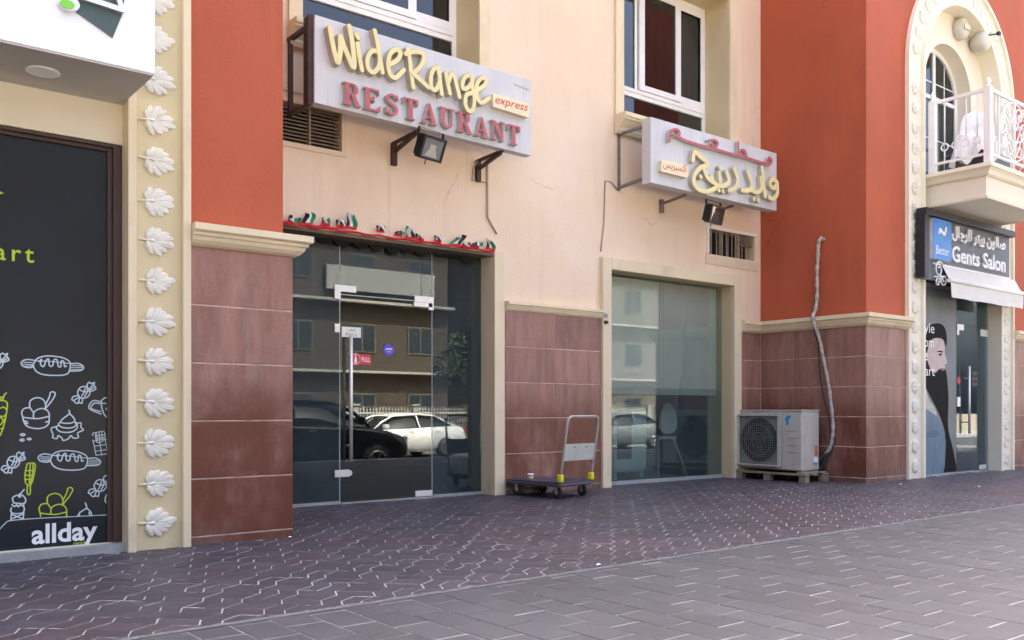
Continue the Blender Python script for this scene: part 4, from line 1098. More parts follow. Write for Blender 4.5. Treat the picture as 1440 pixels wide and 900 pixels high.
# louvred vents
v = MB(); x0, x1, z0, z1 = V1
v.box(x0 - .05, x1 + .055, 8.435, 8.4495, z0 - .05, z0); v.box(x1, x1 + .055, 8.435, 8.4495, z0, z1 + .1); v.box(x0 - .05, x1 + .055, 8.435, 8.4495, z1 + .1, z1 + .13)
vent = v.build('vent', 'vent_frame', B)
k = MB(); k.box(x0, x1, 8.60, 8.62, z0, z1); k.build('backing', 'dark_void', vent)
for i in range(11):
    z = z0 + .02 + i * .037
    for a, c in ((x0, 4.112), (4.128, x1)):
        s = MB(); s.obox(((a + c) / 2, 8.50, z), (1, 0, 0), (0, .85, .5), (0, -.5, .85), ((c - a) / 2 - .003, .028, .003)); s.build('slat', 'louvre', vent)
s = MB(); s.box(4.113, 4.127, 8.462, 8.52, z0, z1); s.build('mullion', 'louvre', vent)
v = MB(); x0, x1, z0, z1 = V2
v.box(x0 - .03, x0, 8.42, 8.4495, z0, z1 + .02); v.box(x0 - .05, x1 + .05, 8.44, 8.4495, z1 + .005, z1 + .045)
vent = v.build('vent', 'aluminium_white', B)
k = MB(); k.box(x0, x1, 8.62, 8.64, z0, z1); k.build('backing', 'dark_void', vent)
for a, c in ((x0, 10.63), (10.65, 11.0), (11.03, x1)):
    n = 7
    for i in range(n):
        if random.random() < .2: continue
        xx = a + (c - a) * (i + .5) / n
        zt = z1 if a < 11.02 else z0 + .2
        s = MB(); s.obox((xx, 8.47 + random.uniform(0, .07), (z0 + zt) / 2), (1, .4, 0), (-.4, 1, 0), (random.uniform(-.03, .03), 0, 1), (.016, .003, (zt - z0) / 2)); s.build('slat', 'louvre', vent)
for i in range(5):
    s = MB(); s.obox((11.205, 8.49, z0 + .215 + i * .03), (1, 0, 0), (0, .8, .6), (0, -.6, .8), (.16, .018, .003)); s.build('slat', 'louvre', vent)
s = MB(); s.box(10.632, 10.648, 8.46, 8.53, z0, z1); s.build('mullion', 'louvre', vent)
s = MB(); s.box(11.004, 11.026, 8.46, 8.53, z0, z1); s.build('mullion', 'louvre', vent)
# patched plaster below the second vent
s = MB(); s.prism_xz([(10.24, 3.09), (11.44, 3.08), (11.43, 3.215), (10.86, 3.222), (10.25, 3.228)], 8.438, 8.4495); s.build('plaster_patch', 'vent_frame', vent)

# restaurant front: jamb, sill, panes
j = MB(); j.box(6.4435, 6.592, 8.428, 8.69, -.04, 2.86); j.build('door_jamb', 'cream_paint', B, bevel=.005)
so_ = MB(); so_.box(3.30, 6.445, 8.46, 8.70, 2.796, 2.829); so_.build('lintel_soffit', 'soffit_wood', B)
f = MB(); yg = 8.70
f.box(3.30, 4.575, yg - .03, yg + .03, -.02, .03); f.box(5.75, 6.445, yg - .03, yg + .03, -.02, .03); f.box(4.575, 5.75, yg - .05, yg + .05, -.02, .012)
front = f.build('glass_front', 'sill_concrete', B)
for a, c, d, e in ((3.31, 4.574, .03, 2.795), (4.586, 5.60, 2.232, 2.795), (5.606, 5.742, 2.232, 2.795), (5.752, 6.443, .03, 2.795)):
    p = MB(); p.box(a, c, yg, yg + .011, d, e); p.build('pane', 'shop_glass', front)
# dark hanging valance inside the head of the opening
h = MB()
for i in range(12):
    x = 3.9 + i * .2 + random.uniform(-.03, .03); w_ = random.uniform(.05, .12); dz = random.uniform(.03, .09)
    h.add([(x, 8.66, 2.79), (x + .2, 8.66, 2.79), (x + .1 + w_ / 2, 8.65, 2.79 - dz), (x + .1 - w_ / 2, 8.652, 2.79 - dz * .8)], [(0, 1, 2, 3)])
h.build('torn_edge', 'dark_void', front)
d = MB(); d.box(4.583, 5.745, yg + .001, yg + .012, .016, 2.222)
door = d.build('glass_door', 'door_glass', B)
for a, c, d, e in ((4.5745, 4.5825, .016, 2.79), (5.7455, 5.7515, .03, 2.79), (4.583, 5.745, 2.2225, 2.2315)):
    p = MB(); p.box(a, c, yg - .0005, yg + .0115, d, e); p.build('glass_edge', 'glass_edge', front)
def lfit(x, z, sx):
    m = MB()
    m.prism_xz([(x, z), (x + sx * .255, z), (x + sx * .255, z - .07), (x + sx * .07, z - .07), (x + sx * .07, z - .15), (x, z - .15)], yg - .012, yg - .001)
    m.build('patch_fitting', 'fitting_steel', door, bevel=.002)
lfit(4.515, 2.325, 1); lfit(5.765, 2.285, -1)
m = MB(); m.box(5.50, 5.745, yg - .012, yg - .001, 2.165, 2.235 - .022); m.build('patch_fitting', 'fitting_steel', door)
m = MB(); m.box(5.52, 5.745, yg - .014, yg - .001, .02, .085); m.build('patch_fitting', 'fitting_steel', door)
m = MB(); m.box(4.515, 4.572, yg - .012, yg - .001, 1.82, 1.91); m.build('patch_fitting', 'fitting_steel', door)
m = MB(); P = [(4.515, .285), (4.68, .285), (4.71, .30), (4.72, .322), (4.71, .345), (4.68, .36), (4.515, .36)]
m.prism_xz(P, yg - .016, yg - .001); lk = m.build('lock', 'fitting_steel', door)
hd = MB()
hd.tube([(4.672, yg - .075, .45), (4.672, yg - .075, 1.79)], .019, 12); hd.tube([(4.672, yg - .075, .62), (4.672, yg + .06, .62)], .009, 8); hd.tube([(4.672, yg - .075, 1.60), (4.672, yg + .06, 1.60)], .009, 8)
hd.tube([(4.672, yg + .085, .45), (4.672, yg + .085, 1.79)], .019, 12)
hd.build('handle', 'chrome', door)
m = MB(); m.box(4.60, 4.83, yg - .0035, yg - .0005, 1.775, 1.885); st = m.build('sticker', 'sticker_white', door)
AR = lambda s: s[::-1]
PULLA = AR('\uFE8D\uFEB3\uFEA4\uFE90')
fit_text(PULLA, 4.67, 4.76, 1.842, .055, .0006, yg - .0045).build('lettering', 'ink_black', door)
fit_text('PULL', 4.65, 4.785, 1.788, .05, .0006, yg - .0045, spacing=1.3).build('lettering', 'ink_black', door)
m = MB(); m.box(4.77, 4.955, yg - .0035, yg - .0005, 1.487, 1.60)
m.prism_xz([(4.765 + .062 * math.cos(2 * math.pi * i / 28), 1.5435 + .066 * math.sin(2 * math.pi * i / 28)) for i in range(28)], yg - .004, yg - .0008)
m.build('sticker', 'sticker_red', door, label='red PULL sticker with a round emblem')
m = MB(); m.prism_xz([(4.75, 1.50), (4.782, 1.50), (4.78, 1.55), (4.772, 1.565), (4.772, 1.59), (4.76, 1.59), (4.76, 1.565), (4.752, 1.55)], yg - .0052, yg - .0045); m.build('emblem', 'sticker_white', door)
rg = MB(); rg.ribbon([(4.765 + .054 * math.cos(2 * math.pi * i / 20), 1.5435 + .057 * math.sin(2 * math.pi * i / 20)) for i in range(20)], .005, yg - .0050, n=2, step=0); rg.build('emblem', 'sticker_white', door)
fit_text('PULL', 4.84, 4.945, 1.517, .075, .0006, yg - .0045, bold=.001).build('lettering', 'sticker_white', door)
m = MB(); m.prism_xz([(5.175 + .066 * math.cos(2 * math.pi * i / 32), 1.66 + .066 * math.sin(2 * math.pi * i / 32)) for i in range(32)], yg - .0035, yg - .0005); m.build('sticker', 'sticker_blue', door)
m = MB(); m.ribbon([(5.14, 1.662), (5.16, 1.672), (5.18, 1.668), (5.21, 1.67)], .012, yg - .005, n=3); m.ribbon([(5.15, 1.638), (5.205, 1.638)], .005, yg - .005, n=3); m.build('lettering', 'sticker_white', door)

# second shop window: frame, glass, blind
f = MB()
f.box(8.155, 8.309, 8.385, 8.4495, -.04, 2.965); f.box(10.826, 10.992, 8.385, 8.4495, -.04, 2.965); f.box(8.309, 10.826, 8.385, 8.4495, 2.811, 2.965)
wf = f.build('shop_window', 'cream_paint', B, bevel=.006)
f = MB(); f.box(8.311, 10.824, 8.58, 8.68, -.03, .045); f.build('sill', 'sill_concrete', wf)
for a, c in ((8.312, 9.548), (9.553, 10.823)):
    p = MB(); p.box(a, c, 8.62, 8.63, .046, 2.808); p.build('pane', 'film_glass', wf)
    p = MB(); p.box(a + .002, c - .002, 8.633, 8.634, .05, 1.30); p.build('frosted_film', 'frost', wf)

# ================================================================== things inside the windows
t = empty('roller_blind', (9.56, 8.70, 2.8), 'grey roller blind half lowered behind the right shop window', 'blind')
m = MB(); m.box(8.33, 9.55, 8.70, 8.704, 1.235, 2.79); m.build('fabric', 'blind', t)
m = MB(); m.box(9.556, 10.80, 8.70, 8.704, 1.232, 2.79); m.build('fabric', 'blind', t)
m = MB(); m.box(8.33, 9.55, 8.694, 8.71, 1.212, 1.236); m.box(9.556, 10.80, 8.694, 8.71, 1.209, 1.233); m.build('hem_bar', 'aluminium_white', t)
t = empty('white_cabinet', (8.95, 9.3, 0.02), 'white rounded cabinet dimly seen behind the right shop window', 'cabinet')
m = MB(); m.box(9.05, 9.75, 9.1, 9.5, .1, 1.10); m.build('body', 'chair_white', t, bevel=.06)
m = MB(); m.box(9.12, 9.40, 9.085, 9.099, .3, .98); m.build('door', 'interior_wall', t)
m = MB(); m.box(9.10, 9.16, 9.14, 9.46, .012, .1); m.box(9.64, 9.70, 9.14, 9.46, .012, .1); m.build('leg', 'chair_white', t)
t = empty('plastic_chair', (10.45, 9.3, 0.012), 'pale plastic chair with splayed legs behind the right shop window', 'chair')
m = MB()
P = [(10.22 + .19 * math.cos(a), .78 + (.32 if math.sin(a) > 0 else .14) * math.sin(a)) for a in [2 * math.pi * i / 24 for i in range(24)]]
m.prism_xz(P, 9.12, 9.15); m.build('backrest', 'chair_white', t)
m = MB(); m.box(10.03, 10.43, 9.15, 9.55, .56, .60); m.build('seat', 'chair_white', t, bevel=.015)
for a, c in (((10.06, 9.18, .56), (9.98, 9.1, .013)), ((10.40, 9.18, .56), (10.58, 9.08, .013)), ((10.06, 9.52, .56), (9.98, 9.6, .013)), ((10.40, 9.52, .56), (10.50, 9.62, .013))):
    m = MB(); m.tube([a, c], .018, 8); m.build('leg', 'chair_white', t)
t = empty('serving_counter', (5.2, 11.6, 0.012), 'dim counter standing deep inside the restaurant', 'counter')
m = MB(); m.box(4.2, 6.6, 11.3, 11.9, .012, 1.02); m.build('body', 'interior_floor', t)
m = MB(); m.box(4.15, 6.65, 11.25, 11.95, 1.02, 1.06); m.build('top', 'louvre', t)

# ================================================================== restaurant sign in Latin letters
sg = empty('restaurant_sign', (3.9, 7.92, 3.9), 'silver box sign reading WideRange RESTAURANT express above the glass door', 'sign')
C4 = [(3.903, 4.75), (6.570, 4.725), (6.573, 3.873), (3.90, 3.915)]
m = MB(); m.prism_xz(C4, 7.92, 8.03); m.cur = 0
m.build('panel', 'sign_silver', sg, bevel=.004)
fr = MB()
for z0, z1, x in ((3.90, 4.76, 3.885),):
    fr.box(x - .03, x + .012, 7.945, 8.0, 3.90, 4.75)
    fr.box(x - .03, x + .012, 8.035, 8.06, 3.90, 4.75)
fr.bar((3.88, 8.04, 4.66), (3.88, 8.44, 4.66), .04); fr.bar((3.88, 8.04, 3.90), (3.88, 8.44, 3.93), .04); fr.box(3.86, 3.90, 8.38, 8.42, 3.92, 4.64)
fr.build('steel_frame', 'rust_steel', sg)
for x in (5.08, 6.20):
    k = MB(); k.bar((x, 8.0, 3.86), (x, 8.44, 3.76), .035); k.box(x - .03, x + .03, 8.405, 8.449, 3.62, 3.86); k.bar((x, 7.96, 3.875), (x, 8.44, 3.86), .03)
    k.build('bracket', 'rust_steel', sg)
for ch, strokes in WIDE:
    m = MB()
    wd_ = .046 if ch != 'W' else .052
    for i, s in enumerate(strokes):
        m.cur = 0; m.ribbon(s, wd_, 7.846 - .003 * i, 7.8535 - .003 * i, n=6)
        m.cur = 2; m.ribbon(s, wd_ + .009, 7.8535 - .003 * i, 7.919, n=6)
    m.build('letter', ['letter_cream', 'letter_cream_side', 'letter_rim'], sg, normals=False)

def arcb(cx, cz, rx, rz, tx, tz, a0, a1, n=12):
    o = [(cx + rx * math.cos(R(a0 + (a1 - a0) * i / n)), cz + rz * math.sin(R(a0 + (a1 - a0) * i / n))) for i in range(n + 1)]
    q = [(cx + (rx - tx) * math.cos(R(a0 + (a1 - a0) * i / n)), cz + (rz - tz) * math.sin(R(a0 + (a1 - a0) * i / n))) for i in range(n + 1)]
    return [[o[i], o[i + 1], q[i + 1], q[i]] for i in range(n)]
def rect(a, c, d, e): return [[(a, d), (c, d), (c, e), (a, e)]]
SER = {
 'R': rect(.14, .36, .07, .93) + rect(.03, .47, 0, .07) + rect(.03, .45, .93, 1) + [[(.45, .93), (.55, .93), (.55, 1), (.45, 1)]] + rect(.36, .55, .47, .54) + arcb(.55, .735, .30, .265, .20, .07, -90, 90) + [[(.46, .47), (.66, .49), (.92, .07), (1.0, .06), (1.0, 0), (.74, 0)]],
 'E': rect(.14, .36, .07, .93) + rect(.03, .95, 0, .07) + rect(.03, .90, .93, 1) + rect(.36, .62, .48, .55) + rect(.58, .64, .38, .48) + rect(.58, .64, .55, .65) + [[(.78, .93), (.90, .93), (.90, .74)]] + [[(.95, .07), (.95, .28), (.78, .07)]],
 'S': arcb(.5, .735, .36, .265, .17, .10, 25, 270) + arcb(.5, .27, .38, .27, .18, .10, -155, 90) + [[(.80, .72), (.87, .72), (.87, .98), (.80, .98)]] + [[(.12, .04), (.19, .04), (.19, .32), (.12, .32)]],
 'T': rect(.39, .61, .07, .93) + rect(.26, .74, 0, .07) + rect(.05, .95, .93, 1) + [[(.05, .93), (.05, .70), (.11, .70), (.24, .93)]] + [[(.95, .93), (.95, .70), (.89, .70), (.76, .93)]],
 'A': [[(.44, 1), (.56, 1), (.92, .07), (.68, .07)]] + [[(.44, 1), (.50, .84), (.21, .07), (.13, .07)]] + rect(.02, .34, 0, .07) + rect(.56, 1.0, 0, .07) + rect(.27, .70, .28, .35),
 'U': rect(.13, .34, .32, .93) + rect(.02, .46, .93, 1) + rect(.58, .98, .93, 1) + rect(.74, .84, .32, .93) + arcb(.485, .32, .355, .32, .215, .12, 180, 270) + arcb(.485, .32, .355, .32, .10, .12, 270, 360),
 'N': rect(.13, .21, .07, .93) + rect(.02, .34, 0, .07) + rect(.02, .26, .93, 1) + rect(.79, .87, .0, .93) + rect(.66, 1.0, .93, 1) + [[(.10, .98), (.34, .98), (.87, .18), (.87, 0), (.76, 0)]],
}
def serif_letter(ch, x, z, w, h, y0, y1, slope):
    m = MB()
    for i, poly in enumerate(SER[ch]):
        P = [(x + p[0] * w, z + p[1] * h + slope * p[0] * w) for p in poly]
        b0 = len(m.v); n = len(P); yy = y0 - .00025 * (i % 9)
        m.v += [(p[0], yy, p[1]) for p in P] + [(p[0], y1, p[1]) for p in P]
        m.cur = 0; m.face([b0 + k for k in range(n)])
        m.cur = 1
        for k in range(n):
            q = (k + 1) % n
            m.face([b0 + k, b0 + q, b0 + n + q, b0 + n + k])
    return m
x = REST[0][0]; pitch = (REST[1][0] + .09 - x) / 10.0
for i, ch in enumerate('RESTAURANT'):
    xx = x + i * pitch; zz = REST[0][1] + (REST[1][1] - REST[0][1]) * i / 9
    serif_letter(ch, xx, zz, .192, .214, 7.862, 7.919, -.008).build('letter', ['letter_red', 'letter_red_side'], sg, normals=False)
bx = MB()
def rounded(P, r=.02, n=4):
    out = []
    for i in range(len(P)):
        a, b_, c = Vector(P[i - 1]), Vector(P[i]), Vector(P[(i + 1) % len(P)])
        u = (a - b_).normalized() * r; v_ = (c - b_).normalized() * r
        for k in range(n + 1):
            tt = k / n
            out.append(tuple((b_ + u) * (1 - tt) ** 2 + b_ * 2 * tt * (1 - tt) + (b_ + v_) * tt ** 2))
    return out
bx.prism_xz(rounded(EXPRESS_BOX), 7.85, 7.919); ex = bx.build('plate', 'express_face', sg)
e = fit_text('express', EXPRESS_BOX[0][0] + .03, EXPRESS_BOX[1][0] - .03, 4.335, .125, .002, 7.847, shear=.25)
e.build('lettering', 'ink_red', ex)
m = MB(); m.ribbon(DASH, .018, 7.915, 7.919, n=4); m.build('peeled_trim', ['letter_cream_side', 'letter_cream_side'], sg, normals=False)

# ================================================================== sign in Arabic letters
sg2 = empty('restaurant_sign', (8.5, 7.88, 3.86), 'silver box sign with Arabic letters above the right shop window', 'sign')
m = MB(); m.box(8.494, 11.13, 7.88, 8.03, 3.861, 4.69); m.build('panel', 'sign_silver', sg2, bevel=.004)
fr = MB(); fr.bar((8.50, 8.03, 4.60), (8.50, 8.44, 4.60), .03); fr.bar((8.49, 8.03, 3.93), (8.49, 8.44, 3.90), .035); fr.box(8.47, 8.495, 8.41, 8.44, 3.86, 4.62)
fr.build('steel_frame', 'grey_steel', sg2)
for x in (9.30, 10.30):
    k = MB(); k.bar((x, 8.0, 3.845), (x, 8.44, 3.80), .03); k.box(x - .025, x + .025, 8.40, 8.449, 3.68, 3.86); k.build('bracket', 'grey_steel', sg2)
for l in AR_RED:
    m = MB()
    for s in l: m.ribbon(s, .031, 7.82, 7.879, n=6)
    m.build('letter', ['letter_red', 'letter_red_side'], sg2, normals=False)
for l in AR_CREAM:
    m = MB()
    for i, s in enumerate(l):
        w_ = .062 if len(s) > 2 else .052
        m.cur = 0; m.ribbon(s, w_, 7.814 - .006 * i, 7.8205 - .006 * i, n=6)
        m.cur = 2; m.ribbon(s, w_ + .009, 7.8205 - .006 * i, 7.879, n=6)
    m.build('letter', ['letter_cream', 'letter_cream_side', 'letter_rim'], sg2, normals=False)
bx = MB(); bx.prism_xz(rounded(AR_BOX), 7.82, 7.879); ex = bx.build('plate', 'express_face', sg2)
fit_text(AR('\uFE8D\uFEDB\uFEB4\uFE92\uFEAE\uFEF3\uFEB2'), 8.66, 9.10, 4.075, .13, .002, 7.817).build('lettering', 'ink_red', ex)

# ================================================================== floodlights below the signs
def floodlight(loc, rz, tilt, label):
    t = empty('floodlight', loc, label, 'floodlight', 'floodlights under the restaurant signs')
    t.rotation_euler = (R(tilt), 0, rz)
    m = MB(); m.box(-.155, .155, 0, .07, -.12, .12); m.build('housing', 'black_metal', t, local=True, bevel=.008)
    for i in range(7):
        q = MB(); q.box(-.13 + i * .04, -.122 + i * .04, .071, .12, -.10, .10); q.build('cooling_fin', 'black_metal', t, local=True)
    q = MB()
    q.add([(-.13, -.004, -.095), (.13, -.004, -.095), (.13, -.004, .095), (-.13, -.004, .095), (-.035, .055, -.02), (.035, .055, -.02), (.035, .055, .03), (-.035, .055, .03)], [(0, 1, 5, 4), (1, 2, 6, 5), (2, 3, 7, 6), (3, 0, 4, 7)])
    q.v = [(a, b_ - .006 if b_ > 0 else b_ - .002, c) for a, b_, c in q.v]
    # reflector sits in a shallow well in front of the housing
    q.v = [(a, -.006 if b_ < 0 else -.0015, c) for a, b_, c in q.v]
    q.build('reflector', 'lamp_reflector', t, local=True)
    q = MB(); q.prism_xz([(-.085, -.085), (.085, -.085), (.04, -.005), (.04, .04), (-.04, .04), (-.04, -.005)], -.0085, -.0062); q.build('led', 'lamp_led', t, local=True)
    q = MB(); q.box(-.155, -.131, -.02, -.0005, -.12, .12); q.box(.131, .155, -.02, -.0005, -.12, .12); q.box(-.131, .131, -.02, -.0005, .096, .12); q.box(-.131, .131, -.02, -.0005, -.12, -.096); q.build('bezel', 'black_metal', t, local=True)
    q = MB(); q.box(-.13, .13, -.014, -.012, -.095, .095); q.build('glass', 'lamp_glass', t, local=True)
    q = MB(); q.bar((-.17, .04, 0), (-.17, .09, .17), .006, .03); q.bar((.17, .04, 0), (.17, .09, .17), .006, .03); q.bar((-.17, .09, .17), (.17, .09, .17), .03, .006); q.build('yoke', 'black_metal', t, local=True)
    q = MB(); q.tube([(0, .05, -.121), (.0, .05, -.15), (.004, .055, -.175)], .006, 6); q.build('cable_tail', 'black_plastic', t, local=True)
floodlight((5.17, 7.82, 3.68), R(10), 24, 'black floodlight hanging under the WideRange sign')
floodlight((9.68, 7.80, 3.60), R(6), 14, 'black floodlight hanging under the Arabic sign')

# ================================================================== conduits on the peach wall
m = MB()
m.tube([(6.341, 8.435, 3.95), (6.343, 8.435, 3.236), (6.40, 8.44, 3.16), (6.484, 8.442, 3.057)], .012, 6); m.tube([(6.345, 8.436, 3.636), (6.119, 8.436, 3.628), (6.13, 8.43, 3.75), (6.17, 8.40, 3.85)], .009, 6)
m.build('cable_conduit', 'cable_grey', label='thin painted cable conduit dropping from the WideRange sign bracket', cat='cable')
m = MB()
m.tube([(8.47, 8.436, 3.87), (8.35, 8.437, 3.955), (8.241, 8.437, 3.949), (8.22, 8.437, 3.39), (8.19, 8.438, 3.20), (8.168, 8.439, 3.035)], .009, 6)
m.build('cable_conduit', 'cable_grey', label='thin painted cable conduit running down left of the Arabic sign', cat='cable')
# address plate and small box beside the second shop window
t = empty('address_plate', (8.20, 8.37, 2.17), 'small grey number plate at the corner of the right shop window frame', 'plate')
m = MB(); m.box(8.165, 8.225, 8.372, 8.384, 2.175, 2.235); m.build('plate', 'sign_side', t)
m = MB(); m.box(8.17, 8.22, 8.355, 8.384, 2.10, 2.14); m.build('clip', 'black_plastic', t)
fit_text('802', 8.172, 8.218, 2.19, .035, .0006, 8.371).build('lettering', 'ink_black', t)

# ================================================================== flag garland over the door
gl = empty('flag_garland', (5.1, 8.42, 2.83), 'red ribbon with small red, green, white and black flags over the glass door', 'garland')
m = MB(); m.smooth = True
pts = [(3.6 + 2.83 * i / 30, 2.842 + .006 * math.sin(i * 1.9)) for i in range(31)]
vs = []; fs = []
for i, (x, z) in enumerate(pts):
    w_ = .014 if i > 8 else .03
    vs += [(x, 8.436, z - .01), (x, 8.415 + .006 * math.sin(i), z + w_ * .5), (x, 8.437, z + w_)]
for i in range(30): fs += [(3 * i, 3 * i + 3, 3 * i + 4, 3 * i + 1), (3 * i + 1, 3 * i + 4, 3 * i + 5, 3 * i + 2)]
m.add(vs, fs); m.build('ribbon', 'flag_red', gl)
random.seed(23)
FXZ = sorted(FLAGS + [(4.25, 2.85), (5.26, 2.85), (5.99, 2.84)])
for fi, (x, z) in enumerate(FXZ):
    m = MB(); m.smooth = True
    n = 10; ph = random.uniform(0, 6); cols = 9
    big = (fi % 3 == 1)
    L_ = random.uniform(.13, .17) if big else random.uniform(.10, .15)
    h = random.uniform(.12, .17) if big else random.uniform(.05, .10)
    lean = random.uniform(-.6, .9); curl = random.uniform(.3, 1.2)
    base = len(m.v)
    for i in range(n + 1):
        u = i / n
        for j in range(cols + 1):
            q = j / cols
            lx = (q - .5) * L_ * (1 - .45 * u * curl) + lean * h * u * .6 + .012 * math.sin(u * 6 + ph)
            lz = h * (math.sin(min(u * (1.6 if big else 2.6), 3.0)) if not big else u) + .016 * math.sin(q * 7 + ph) * u - .03 * u * u * abs(lean)
            yy = 8.408 - .05 * u * curl - .018 * math.sin(q * 7 + ph + u * 3) * (.3 + u)
            m.v.append((x + lx, yy, z + .004 + lz + (q - .5) * .05 * lean * u))
    for i in range(n):
        for j in range(cols):
            m.cur = 0 if i < 2 else 1 if j < 3 else 2 if j < 6 else 3
            p = base + i * (cols + 1) + j
            m.face([p, p + 1, p + cols + 2, p + cols + 1])
    order = ['flag_red'] + (['flag_black', 'flag_white', 'flag_green'] if random.random() < .75 else ['flag_green', 'flag_white', 'flag_black'])
    m.build('flag', order, gl, normals=False)

# ================================================================== left shop: fascia sign, printed window
sh = empty('shop_fascia_sign', (0.0, 6.4, 3.18), 'large white fascia sign box over the dark printed shop window', 'sign')
m = MB(); m.box(-6, 1.86, 6.066, 6.799, 3.18, 5.4)
m.build('box', 'acp_white', sh, bevel=.004)
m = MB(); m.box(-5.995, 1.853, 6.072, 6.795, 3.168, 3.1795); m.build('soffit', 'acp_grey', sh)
for x in (1.27, -.35, -2.0):
    q = MB(); q.lathe([(.085, 0), (.10, -.004), (.10, -.012), (.085, -.014)], (x, 6.42, 3.168), seg=28); q.build('downlight', 'acp_white', sh)
m = MB(); m.prism_xz(L_WEDGE, 6.058, 6.065); m.build('emblem', 'logo_dark', sh)
m = MB()
for s in L_BAR: m.ribbon(s, .032, 6.03, 6.057, n=3)
m.build('letter', ['salon_white', 'sign_side'], sh, normals=False)
m = MB(); cx, cz = L_GREEN[0]
m.prism_xz([(cx + .06 * math.cos(2 * math.pi * i / 24), cz + .045 * math.sin(2 * math.pi * i / 24)) for i in range(24)], 6.02, 6.057); m.build('letter', 'salon_white', sh)
m = MB(); m.prism_xz([(cx - .012 + .042 * math.cos(2 * math.pi * i / 20), cz - .012 + .026 * math.sin(2 * math.pi * i / 20)) for i in range(20)], 6.012, 6.019); m.build('letter', 'logo_green', sh)
m = MB(); m.prism_xz([(L_O[0][0] + .03 * math.cos(2 * math.pi * i / 16), L_O[0][1] + .03 + .02 * math.sin(2 * math.pi * i / 16)) for i in range(16)], 6.04, 6.065); m.build('letter', 'logo_dark', sh)

f = MB(); f.box(1.772, 1.857, 6.845, 6.93, .056, 2.883); f.box(-3.2, 1.772, 6.845, 6.93, 2.835, 2.883); f.box(-3.2, -3.12, 6.845, 6.93, .056, 2.835)
sw = empty('shop_window', (0.0, 6.85, .055), 'dark printed shop window with dessert drawings and allday lettering', 'shop window')
f.build('frame', 'brown_frame', sw, bevel=.004)
f = MB(); f.box(1.80, 1.8575, 6.805, 6.844, .056, 2.883); f.box(-3.2, 1.80, 6.81, 6.844, 2.86, 2.883); f.build('frame', 'brown_frame', sw)
p = MB(); p.box(-3.12, 1.772, 6.87, 6.885, .056, 2.835); p.build('printed_pane', 'vinyl_dark', sw)
s = MB(); s.box(-3.2, 1.857, 6.72, 6.93, -.04, .0545); s.build('sill', 'sill_concrete', sw)
for data, ink in ((P_WHITE, 'ink_white'), (P_GREEN, 'ink_green')):
    for nm, strokes in data:
        if nm == 'printed_curve': strokes = [strokes[0]]
        m = MB()
        for i, st_ in enumerate(strokes):
            m.ribbon(st_, .0055 if nm == 'printed_hot_dog' and len(st_) < 4 or nm in ('printed_curve', 'printed_chocolate_bar') else .0085, 6.8685 - .00005 * i, n=4, step=.000004)
        m.build(nm, ink, sw, normals=False)
a0, a1 = P_TEXT_ALL[0], P_TEXT_ALL[1]
fit_text('allday', a0[0], a1[0], .088, .185, .0008, 6.8685, bold=.0045).build('lettering', 'ink_bright', sw)
fit_text('retail', P_TEXT_ALL[4][0], P_TEXT_ALL[5][0], .052, .042, .0006, 6.8675).build('lettering', 'ink_green', sw)
fit_text('mart', .925, 1.305, 2.0, .165, .0008, 6.8685, spacing=1.3, bold=.0012).build('lettering', 'ink_green', sw)
m = MB(); m.prism_xz([(1.05, 2.42), (1.125, 2.445), (1.06, 2.47)], 6.868, 6.8688); m.build('printed_arrow', 'ink_green', sw)

# ================================================================== platform trolley with a cup on it
tr = empty('platform_trolley', (6.70, 7.56, 0), 'navy platform trolley with folding handle in front of the tiled pier', 'trolley', rz=R(9))
TW, TL = .65, .86
P = rounded([(0, 0), (TW, 0), (TW, TL), (0, TL)], .05, 5)
m = MB(); m.prism_xy([(x * .96 + .012, y * .97 + .013) for x, y in P], .168, .188); m.build('deck', 'deck_navy', tr, local=True)
m = MB()
m.prism_xy(P, .148, .1675); m.build('bumper', 'deck_bumper', tr, local=True, bevel=.006)
m = MB(); m.box(.03, TW - .03, .05, TL - .05, .132, .1475); m.build('chassis', 'wheel_grey', tr, local=True)
for x, y in ((.10, .13), (TW - .10, .13), (.10, TL - .13), (TW - .10, TL - .13)):
    w_ = MB(); w_.lathe([(.030, -.02), (.058, -.018), (.064, -.010), (.064, .010), (.058, .018), (.030, .02)], (x, y, .064), axis='x', seg=24); wo_ = w_.build('wheel', 'rubber', tr, local=True)
    h_ = MB(); h_.lathe([(.026, -.024), (.028, 0), (.026, .024)], (x, y, .064), axis='x', seg=16); h_.build('hub', 'wheel_grey', wo_, local=True)
    f_ = MB(); f_.box(x - .033, x - .026, y - .022, y + .022, .055, .131); f_.box(x + .026, x + .033, y - .022, y + .022, .055, .131); f_.box(x - .033, x + .033, y - .03, y + .03, .124, .1315); f_.build('fork', 'trolley_tube', tr, local=True)
ht = .925
hp = [Vector((.045, .045 - .10 * k / 5, .19 + (ht - .29) * k / 5)) for k in range(6)] + [Vector((.048, -.060, ht - .06)), Vector((.062, -.064, ht - .025)), Vector((.09, -.067, ht - .005)), Vector((.12, -.068, ht))]
hp2 = [Vector((TW - p.x, p.y, p.z)) for p in reversed(hp)]
m = MB(); m.tube(hp + hp2, .014, 10); m.build('handle', 'trolley_tube', tr, local=True)
m = MB(); m.obox((TW / 2, -.008, .52), (1, 0, 0), (0, 1, .15), (0, -.15, 1), (TW / 2 - .048, .003, .095)); pl = m.build('plate', 'trolley_plate', tr, local=True, bevel=.002)
for x in (.22, .43):
    q = MB(); q.obox((x, -.0225, .575), (1, 0, 0), (0, 1, .15), (0, -.15, 1), (.02, .0015, .006)); q.build('slot', 'wheel_grey', pl, local=True)
for x in (.047, TW - .047):
    q = MB(); q.box(x - .03, x + .03, .012, .075, .186, .275); q.build('hinge_cap', 'yellow_plastic', tr, local=True, bevel=.014)
